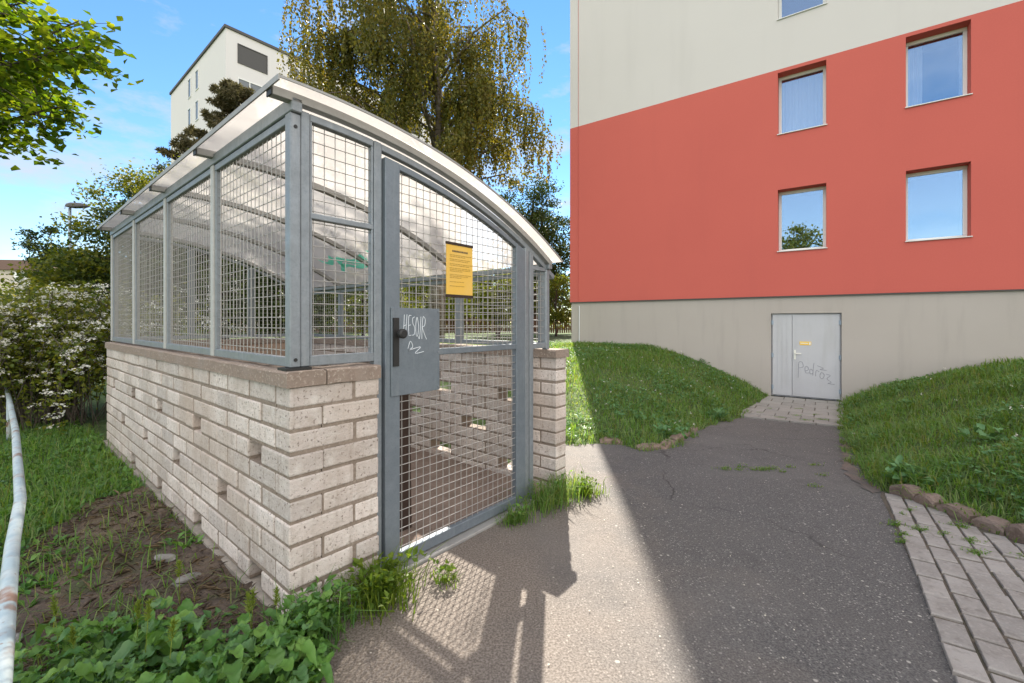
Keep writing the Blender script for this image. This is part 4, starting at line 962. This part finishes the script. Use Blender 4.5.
# left bank
P = scatter(150000, -.4, 7.0, 3.6, 15.5, lambda X, Y: lawnmask(X, Y) & ~rightish(X, Y) & (X > -.35) & (RNG.random(X.shape) < np.clip(9 / (Y * Y) + .28, 0, 1)))
hh = RNG.uniform(.05, .14, len(P)) * (1 + .5 * np.sin(P[:, 0] * 2.1) * np.sin(P[:, 1] * 1.7))
A1 = blade_arrays(P, hh, .0055 + .0008 * P[:, 1] , 1.25)
P2 = scatter(190000, 2.8, 12.0, 1.5, 10.5, lambda X, Y: lawnmask(X, Y) & rightish(X, Y) & (X < 1.22 * Y + 1.0) & (RNG.random(X.shape) < np.clip(6 / (Y * Y) + .25, 0, 1)))
hh = RNG.uniform(.06, .18, len(P2)) * (1 + .5 * np.sin(P2[:, 0] * 2.3 + 1) * np.sin(P2[:, 1] * 1.9))
A2 = blade_arrays(P2, hh, .0055 + .0008 * P2[:, 1], 1.3)
P3 = scatter(60000, -9, 4, 9, 25.5, lambda X, Y: lawnmask(X, Y) & (RNG.random(X.shape) < .8))
A3 = blade_arrays(P3, RNG.uniform(.06, .14, len(P3)), .018, .9)
def edge_d(X, Y):
    d = np.full(X.shape, 1e9)
    for i in range(4, len(PATH) - 1):
        if i in (15, 16): continue
        a = np.array(PATH[i]); e = np.array(PATH[i + 1]) - a; tt = np.clip(((X - a[0]) * e[0] + (Y - a[1]) * e[1]) / (e @ e), 0, 1)
        d = np.minimum(d, np.hypot(X - a[0] - tt * e[0], Y - a[1] - tt * e[1]))
    return d
P4 = scatter(90000, -.1, 7.6, 2.4, 10.8, lambda X, Y: inside(PATH, X, Y) & (dist(SHED, X, Y) > .1) & (edge_d(X, Y) < np.maximum(.10 * (.5 + np.sin(X * 9 + Y * 4) * .4 + np.sin(X * 23 - Y * 17) * .3), 0) * np.where((Y < 3.6), .45, 1)))
P4[:, 2] = zpath(P4[:, 0], P4[:, 1]) - .005
A4 = blade_arrays(P4, RNG.uniform(.02, .10, len(P4)), .005 + .0006 * P4[:, 1], 1.4)
V, F = join_arrays([A1, A2, A3, A4]); setting(npmesh('lawn_grass', V, F, M['grass']), 'stuff')
# rosettes and clover in the lawns
def rosettes(Pc, nl, size, mat, name, up=.5):
    n = len(Pc); az = RNG.uniform(0, 6.28, (n, nl)); el = RNG.uniform(.1, 1.0, (n, nl)) * up
    d = np.stack([np.cos(az) * np.cos(el), np.sin(az) * np.cos(el), np.sin(el)], -1)
    sz = np.broadcast_to(np.asarray(size)[..., None] if np.ndim(size) else np.full((n, 1), size), (n, nl)) * RNG.uniform(.6, 1.2, (n, nl))
    base = Pc[:, None] + d * sz[..., None] * .3 + np.array([0, 0, .02]) + RNG.normal(size=(n, nl, 3)) * np.array([.3, .3, .25]) * sz[..., None]
    base[..., 2] = np.maximum(base[..., 2], Pc[:, None, 2] + .01)
    nr = unit(np.stack([-np.cos(az) * np.sin(el), -np.sin(az) * np.sin(el), np.cos(el)], -1) + RNG.normal(size=(n, nl, 3)) * .25)
    V, F = leaf_arrays(base.reshape(-1, 3), sz.ravel(), nr.reshape(-1, 3), d.reshape(-1, 3), .62, .3)
    return V, F
Pc = np.concatenate([scatter(8000, -.3, 7, 4, 15, lambda X, Y: lawnmask(X, Y) & ~rightish(X, Y) & (np.sin(X * 2.2 + .5) * np.sin(Y * 1.6) > .05)),
                     scatter(11000, 2.8, 12, 1.8, 10.5, lambda X, Y: lawnmask(X, Y) & rightish(X, Y) & (np.sin(X * 1.9) * np.sin(Y * 2.2 + 1) > .15))])
Pc[:, 2] += RNG.uniform(.01, .08, len(Pc))
V, F = rosettes(Pc, 5, .05, None, None); setting(npmesh('clover_patch', V, F, M['clover']), 'stuff')
Pf = scatter(150, .4, 6, 4.6, 13, lambda X, Y: lawnmask(X, Y) & ~rightish(X, Y)); Pf[:, 2] += .12
Pf2 = scatter(40, 3, 9, 2.4, 9, lambda X, Y: lawnmask(X, Y) & rightish(X, Y)); Pf2[:, 2] += .14
Pf = np.concatenate([Pf, Pf2]); Q = (Pf[:, None] + RNG.normal(size=(len(Pf), 5, 3)) * .007).reshape(-1, 3)
V, F = leaf_arrays(Q, .016, None, None, .9); setting(npmesh('clover_blossoms', V, F, M['petal']), 'stuff')
# big leafy weeds on the right bank by the kerb
for i, (px, py, r_, n_, lab) in enumerate(((3.32, 2.62, .17, 20, 'large-leaved dock by the end of the broken kerb'), (3.36, 3.72, .16, 30, 'leafy weed where the kerb meets the asphalt'), (4.5, 4.2, .16, 14, 'pale broad-leaved weed on the right bank'), (2.0, 5.55, .15, 22, 'low leafy weed at the front of the left bank'), (3.5, 7.6, .16, 30, 'leafy weed on the left bank near the basement door'))):
    z = float(zground(px, py)); c = np.tile(np.array([[0, 0, .03]]), (n_, 1)) + RNG.normal(size=(n_, 3)) * np.array([r_ * .6, r_ * .6, .03])
    root = tag(empty('leafy_weed', (px, py, z)), lab, 'weed', 'broad-leaved weeds on the banks')
    V, F = rosettes(c, 4, np.full(n_, .085), None, None, .8); npmesh('foliage', V, F, M['clover'], root)
# left garden: rough grass, dry litter
gm = lambda X, Y: (dist(SHED, X, Y) > .02) & (((X - P0[0]) * XF[0] + (Y - P0[1]) * XF[1]) < -.02)
def soilw(X, Y): return inside(SOIL, X, Y)
P = scatter(90000, -8, -.7, .9, 7.5, lambda X, Y: gm(X, Y) & (dist(PATH, X, Y) > .03) & (RNG.random(X.shape) < np.where(soilw(X, Y), .14 + .30 * (np.sin(X * 5 + 1) * np.sin(Y * 6.1) > .25), .75) * np.clip(7 / (Y * Y) + .25, 0, 1)))
A1 = blade_arrays(P, RNG.uniform(.05, .2, len(P)), .005, 1.1); V, F = A1
setting(npmesh('rough_grass', V, F, M['grass']), 'stuff')
P = scatter(34000, -4.2, -.75, .9, 4.2, lambda X, Y: gm(X, Y) & soilw(X, Y) & (RNG.random(X.shape) < .25 + .6 * (np.sin(X * 3.1) * np.sin(Y * 3.7 + 1) > -.1))); P[:, 2] = zsoil(P[:, 0], P[:, 1]) + .006
az = RNG.uniform(0, 6.28, len(P)); ax3 = np.stack([np.cos(az), np.sin(az), RNG.normal(size=len(P)) * .12], 1)
V, F = leaf_arrays(P, RNG.uniform(.008, .05, len(P)) * np.where(RNG.random(len(P)) < .06, 2.4, 1), unit(RNG.normal(size=P.shape) * .3 + np.array([0, 0, 1.0])), ax3, .08)
setting(npmesh('dry_litter', V, F, M['dry']), 'stuff')
Pc = scatter(11000, -6, -.8, 1.2, 6, lambda X, Y: gm(X, Y) & (dist(PATH, X, Y) > .03) & (~soilw(X, Y) | (np.sin(X * 4 + 2) * np.sin(Y * 5) + .5 * np.sin(9 * X) * np.sin(8 * Y) > .20)))
V, F = rosettes(Pc, 6, RNG.uniform(.02, .055, len(Pc)), None, None, .9); setting(npmesh('ground_weeds', V, F, M['weed']), 'stuff')
# foreground broad-leaved weeds
def weed_leaf(mbV, mbF, base, az, el, size, droop, wid):
    d = np.array([math.cos(az) * math.cos(el), math.sin(az) * math.cos(el), math.sin(el)]); s = np.array([-math.sin(az), math.cos(az), 0]); u = np.cross(d, s) * -1
    prof = [(0, .02), (.06, .20), (.13, .30), (.17, .40), (.26, .42), (.30, .47), (.40, .42), (.44, .44), (.54, .35), (.58, .36), (.68, .25), (.72, .25), (.82, .14), (.86, .13), (1.0, .0)]
    b = len(mbV); n = np.array([0, 0, 1.0])
    for t, w in prof:
        c = base + d * size * t - n * droop * size * t * t + n * .0
        ruf = .05 * size * math.sin(t * 16 + az)
        e = n * (.34 * size * w + ruf)
        mbV += [c, c + s * w * wid * size + e, c - s * w * wid * size + e]
    for k in range(len(prof) - 1):
        o = b + k * 3
        mbF += [(o, o + 3, o + 4, o + 1), (o, o + 2, o + 5, o + 3)]
rw = random.Random(41); Vs = []; Fs = []
cand = 0
for i in range(560):
    for _ in range(30):
        X = rw.uniform(-2.1, -.60); Y = rw.uniform(1.0, 1.85)
        sv = (X - P0[0]) * XF[0] + (Y - P0[1]) * XF[1]
        lim = 1.78 + .12 * math.sin(X * 7) - .30 * max(0, -1.35 - X)
        if sv < -.03 and Y < lim and Y > .8 and (X < -.66 or Y < 1.5 or Y > 1.6): break
    z = float(zground(X, Y)); h = rw.uniform(.03, .24) * (1.0 if Y < 1.7 else .75)
    for k in range(rw.randint(4, 7)):
        zz = z + h * rw.uniform(.35, 1.0); az = rw.uniform(0, 6.28); off = rw.uniform(0, .03)
        weed_leaf(Vs, Fs, np.array([X + math.cos(az) * off, Y + math.sin(az) * off, zz]), az, rw.uniform(-.3, 1.0), rw.choice((.03, .04, .05, .06, .075, .095)) * rw.uniform(.8, 1.2), rw.uniform(.1, .9), rw.uniform(.48, .70))
setting(npmesh('broad_leaf_weeds', np.array(Vs), np.array(Fs), M['weed'], smooth=False), 'stuff')
# foxtail grass spikes standing in the weeds
mb = MB(); Vb = []; SP = []
for (x, y) in ((-1.66, 1.62), (-1.40, 1.64), (-1.30, 1.55), (-1.47, 1.95), (-1.02, 1.72), (-.97, 1.66), (-1.18, 1.50), (-.93, 1.74), (-1.53, 1.55)):
    z = float(zground(x, y)); h = rw.uniform(.15, .27); lx_ = rw.uniform(-.03, .03)
    for k in range(80):
        t = rw.uniform(.0, 1.0); a = rw.uniform(0, 6.28); SP.append(((x + lx_ * (.7 + .3 * t), y, z + h + t * .065), (math.cos(a) * .35, math.sin(a) * .35, 1.0)))
    mb.tube([(x, y, z - .01), (x + lx_ * .4, y, z + h * .6), (x + lx_, y, z + h + .08)], [.0022, .0018, .001], 4)
SPp = np.array([p for p, d in SP]); SPd = unit(np.array([d for p, d in SP]))
A1 = leaf_arrays(SPp, .021, None, SPd, .13); A2 = (np.array(mb.v), np.array([f for f in mb.f if len(f) == 4]))
V, F = join_arrays([A1, A2]); setting(npmesh('foxtail_grass', V, F, M['spike']), 'stuff')
# tufts round the shelter
def tuft(x, y, r_, nb, h, nl, ls, label, mat='sunny', lean=.9, dirx=None, elong=(1, 1)):
    z = float(zground(x, y)); root = tag(empty('grass_tuft', (x, y, z)), label, 'grass tuft', 'tufts growing at the foot of the shelter')
    q = RNG.normal(size=(nb, 3)) * np.array([r_ * elong[0], r_ * elong[1], 0]) * .5; q[:, 2] = -.01
    rot = SHRZ; cs, sn = math.cos(rot), math.sin(rot); q = np.stack([q[:, 0] * cs - q[:, 1] * sn, q[:, 0] * sn + q[:, 1] * cs, q[:, 2]], 1)
    V, F = blade_arrays(q, RNG.uniform(.35, 1.0, nb) * h, .0055, lean); npmesh('blades', V, F, M[mat], root)
    if nl:
        c = RNG.normal(size=(nl, 3)) * np.array([r_ * elong[0], r_ * elong[1], 0]) * .42; c = np.stack([c[:, 0] * cs - c[:, 1] * sn, c[:, 0] * sn + c[:, 1] * cs, RNG.uniform(.02, h * .6, nl)], 1)
        V, F = rosettes(c, 4, np.full(nl, ls), None, None, .9); npmesh('foliage', V, F, M[mat], root)
tuft(-.60, 2.03, .17, 320, .24, 90, .04, 'bright leafy tuft at the hinge-free foot of the mesh door', elong=(1.1, .8))
tuft(-.80, 1.80, .15, 200, .26, 60, .045, 'grassy weeds at the front corner of the brick wall', mat='weed', elong=(1.0, .7))
tuft(-.33, 2.20, .06, 90, .07, 18, .025, 'smallest tuft alone on the asphalt before the door', elong=(1, 1))
tuft(.30, 3.16, .20, 520, .26, 20, .03, 'dark grass tuft in front of the brick pier', mat='grass', elong=(1.5, .6))
tuft(.02, 2.86, .09, 240, .13, 10, .03, 'low grass tuft beside the threshold right of the door', mat='grass', elong=(1.15, .8))
tuft(.55, 3.36, .11, 240, .16, 30, .03, 'sunlit grass tuft at the outer side of the brick pier', elong=(1, 1))
# moss line and weeds in joints
def small_stuff(name, spots, mat):
    Vl = []
    for (x, y, r_, n_) in spots:
        q = RNG.normal(size=(n_, 3)) * np.array([r_, r_ * .5, 0]) * .6 + np.array([x, y, 0]); q[:, 2] = zpath(q[:, 0], q[:, 1]) + .006; Vl.append(q)
    P = np.concatenate(Vl); A1 = blade_arrays(P, RNG.uniform(.008, .024, len(P)), .006, 1.2); A2 = rosettes(P[::5], 3, .012, None, None, .5)
    V, F = join_arrays([A1, A2]); return setting(npmesh(name, V, F, M[mat]), 'stuff')
small_stuff('joint_weeds', [(2.635, 2.848, .05, 90), (2.97, 2.93, .06, 110), (2.729, 2.78, .03, 50), (2.80, 2.69, .05, 90), (2.663, 2.53, .05, 90), (2.45, 2.76, .04, 60), (2.55, 2.92, .05, 70), (2.36, 2.66, .03, 40), (2.9, 3.2, .03, 30),
    (2.9, 2.5, .04, 50), (2.75, 3.1, .02, 20), (5.0, 8.2, .09, 120), (5.35, 8.0, .10, 140), (5.7, 8.1, .10, 150), (5.5, 8.5, .08, 90), (4.9, 8.7, .07, 80), (5.9, 8.6, .08, 100), (6.0, 9.2, .08, 80), (5.4, 9.2, .06, 60)], 'grass')
small_stuff('crack_moss', [(1.984, 4.158, .06, 40), (2.236, 4.278, .06, 40), (2.341, 4.187, .07, 70), (2.515, 4.257, .06, 60), (2.56, 4.156, .04, 30), (2.56, 3.717, .06, 40), (2.42, 4.22, .06, 50), (2.9, 4.1, .05, 30), (3.1, 4.5, .06, 40), (2.05, 4.2, .05, 30), (2.15, 4.15, .05, 30), (2.75, 4.35, .05, 30)], 'grass')
# pale flecks and petals lying on the asphalt
P = scatter(700, -.6, 5, .9, 7.5, lambda X, Y: inside(PATH, X, Y) & ~inside(SHED, X, Y)); P[:, 2] = zpath(P[:, 0], P[:, 1]) + .006
V, F = leaf_arrays(P, RNG.uniform(.004, .014, len(P)), unit(RNG.normal(size=P.shape) * .2 + np.array([0, 0, 1.0])), None, .8, .1); setting(npmesh('fallen_petals', V, F, M['fleck']), 'stuff')
# stones in the soil
for i, (x, y, s, lab) in enumerate(((-1.86, 2.36, .038, 'pale flat stone on the soil nearest the far end of the brick wall'), (-1.60, 2.16, .042, 'pale elongated stone on the soil close to the near brick wall'), (-2.05, 1.80, .045, 'small upright pale stone beside the pipe railing'))):
    bm = bmesh.new(); bmesh.ops.create_icosphere(bm, subdivisions=2, radius=s)
    r5 = random.Random(i)
    for v in bm.verts: v.co = Vector((v.co.x * 1.5, v.co.y * .8, v.co.z * .45)) * (1 + r5.uniform(-.18, .18))
    me = bpy.data.meshes.new('stone'); bm.to_mesh(me); bm.free(); me.materials.append(M['stone'])
    o = link(bpy.data.objects.new('stone', me)); o.location = (x, y, float(zground(x, y)) + .035); o.rotation_euler = (0, .1, i * 1.1); tag(o, lab, 'stone', 'loose stones in the garden soil')

# ------------------------------------------------------------------ light, sky, camera
EL, AZ = 39.8, 5.57
sun = bpy.data.lights.new('sun', 'SUN'); sun.energy = 4.2; sun.angle = R(.5); sun.color = (1.0, .93, .82)
so = bpy.data.objects.new('sun', sun); C.objects.link(so); so.rotation_euler = (-R(90 - EL), 0, -R(AZ))
FILL_CLOUD = 9.4  # brightness of the added off-view clouds that fill the shaded sides
w = bpy.data.worlds.new('World'); scene.world = w; w.use_nodes = True
t = w.node_tree; t.nodes.clear(); n = t.nodes; l = t.links
sky = n.new('ShaderNodeTexSky'); sky.sky_type = 'NISHITA'; sky.sun_disc = False; sky.sun_elevation = R(EL); sky.sun_rotation = R(AZ); sky.air_density = 1.0; sky.dust_density = .0; sky.ozone_density = 2.0; sky.altitude = 200
tc = n.new('ShaderNodeTexCoord'); sep = n.new('ShaderNodeSeparateXYZ'); l.new(tc.outputs['Generated'], sep.inputs[0])
hsv = n.new('ShaderNodeHueSaturation'); hsv.inputs['Saturation'].default_value = 1.2; hsv.inputs['Value'].default_value = .64; l.new(sky.outputs[0], hsv.inputs['Color'])
def math_(op, a, b_=None):
    q = n.new('ShaderNodeMath'); q.operation = op
    for i, v in enumerate((a, b_)):
        if v is None: continue
        if isinstance(v, (int, float)): q.inputs[i].default_value = v
        else: l.new(v, q.inputs[i])
    return q.outputs[0]
# unseen fill-light clouds added behind the camera, blue opening where the windows reflect
back = ramp(t, sep.outputs[1], .12, -.30, 0, 1)
nz = noise(t, stretch(t, tc.outputs['Generated'], (1, 1, 1.8)), 2.6, 6, .6)
up = ramp(t, sep.outputs[2], .02, .10, 0, 1)
dv = n.new('ShaderNodeVectorMath'); dv.operation = 'DOT_PRODUCT'; l.new(tc.outputs['Generated'], dv.inputs[0]); dv.inputs[1].default_value = (-.51, -.80, .30)
gap = ramp(t, dv.outputs['Value'], .90, .955, 1, .12)
cl = math_('MULTIPLY', math_('MULTIPLY', math_('MULTIPLY', back, ramp(t, nz, .36, .52)), up), gap)
# thin wisps in front
wz = noise(t, stretch(t, tc.outputs['Generated'], (1, 1, 2.6)), 5.0, 7, .62)
wisp = math_('MULTIPLY', ramp(t, wz, .53, .72, 0, .85), ramp(t, sep.outputs[1], .0, .3, 0, 1))
c1 = mixc(t, wisp, hsv.outputs[0], (2.0, 2.1, 2.2))
c2 = mixc(t, cl, c1, (FILL_CLOUD * 1.0, FILL_CLOUD * .945, FILL_CLOUD * .88))
bg = n.new('ShaderNodeBackground'); bg.inputs['Strength'].default_value = .1; out = n.new('ShaderNodeOutputWorld')
l.new(c2, bg.inputs[0]); l.new(bg.outputs[0], out.inputs[0])

cam = bpy.data.cameras.new('camera'); cam.sensor_width = 36; cam.lens = 440 / 1024 * 36; cam.shift_y = -19.5 / 1024; cam.clip_start = .05; cam.clip_end = 2000
co = bpy.data.objects.new('camera', cam); C.objects.link(co); co.location = (0, 0, 1.25); co.rotation_euler = (R(90), 0, 0); scene.camera = co
vs_ = scene.view_settings; vs_.view_transform = 'Standard'; vs_.look = 'None'; vs_.gamma = 1; vs_.exposure = 1.93; vs_.use_curve_mapping = False
scene.cycles.max_bounces = 8; scene.cycles.transparent_max_bounces = 8; scene.cycles.use_denoising = True
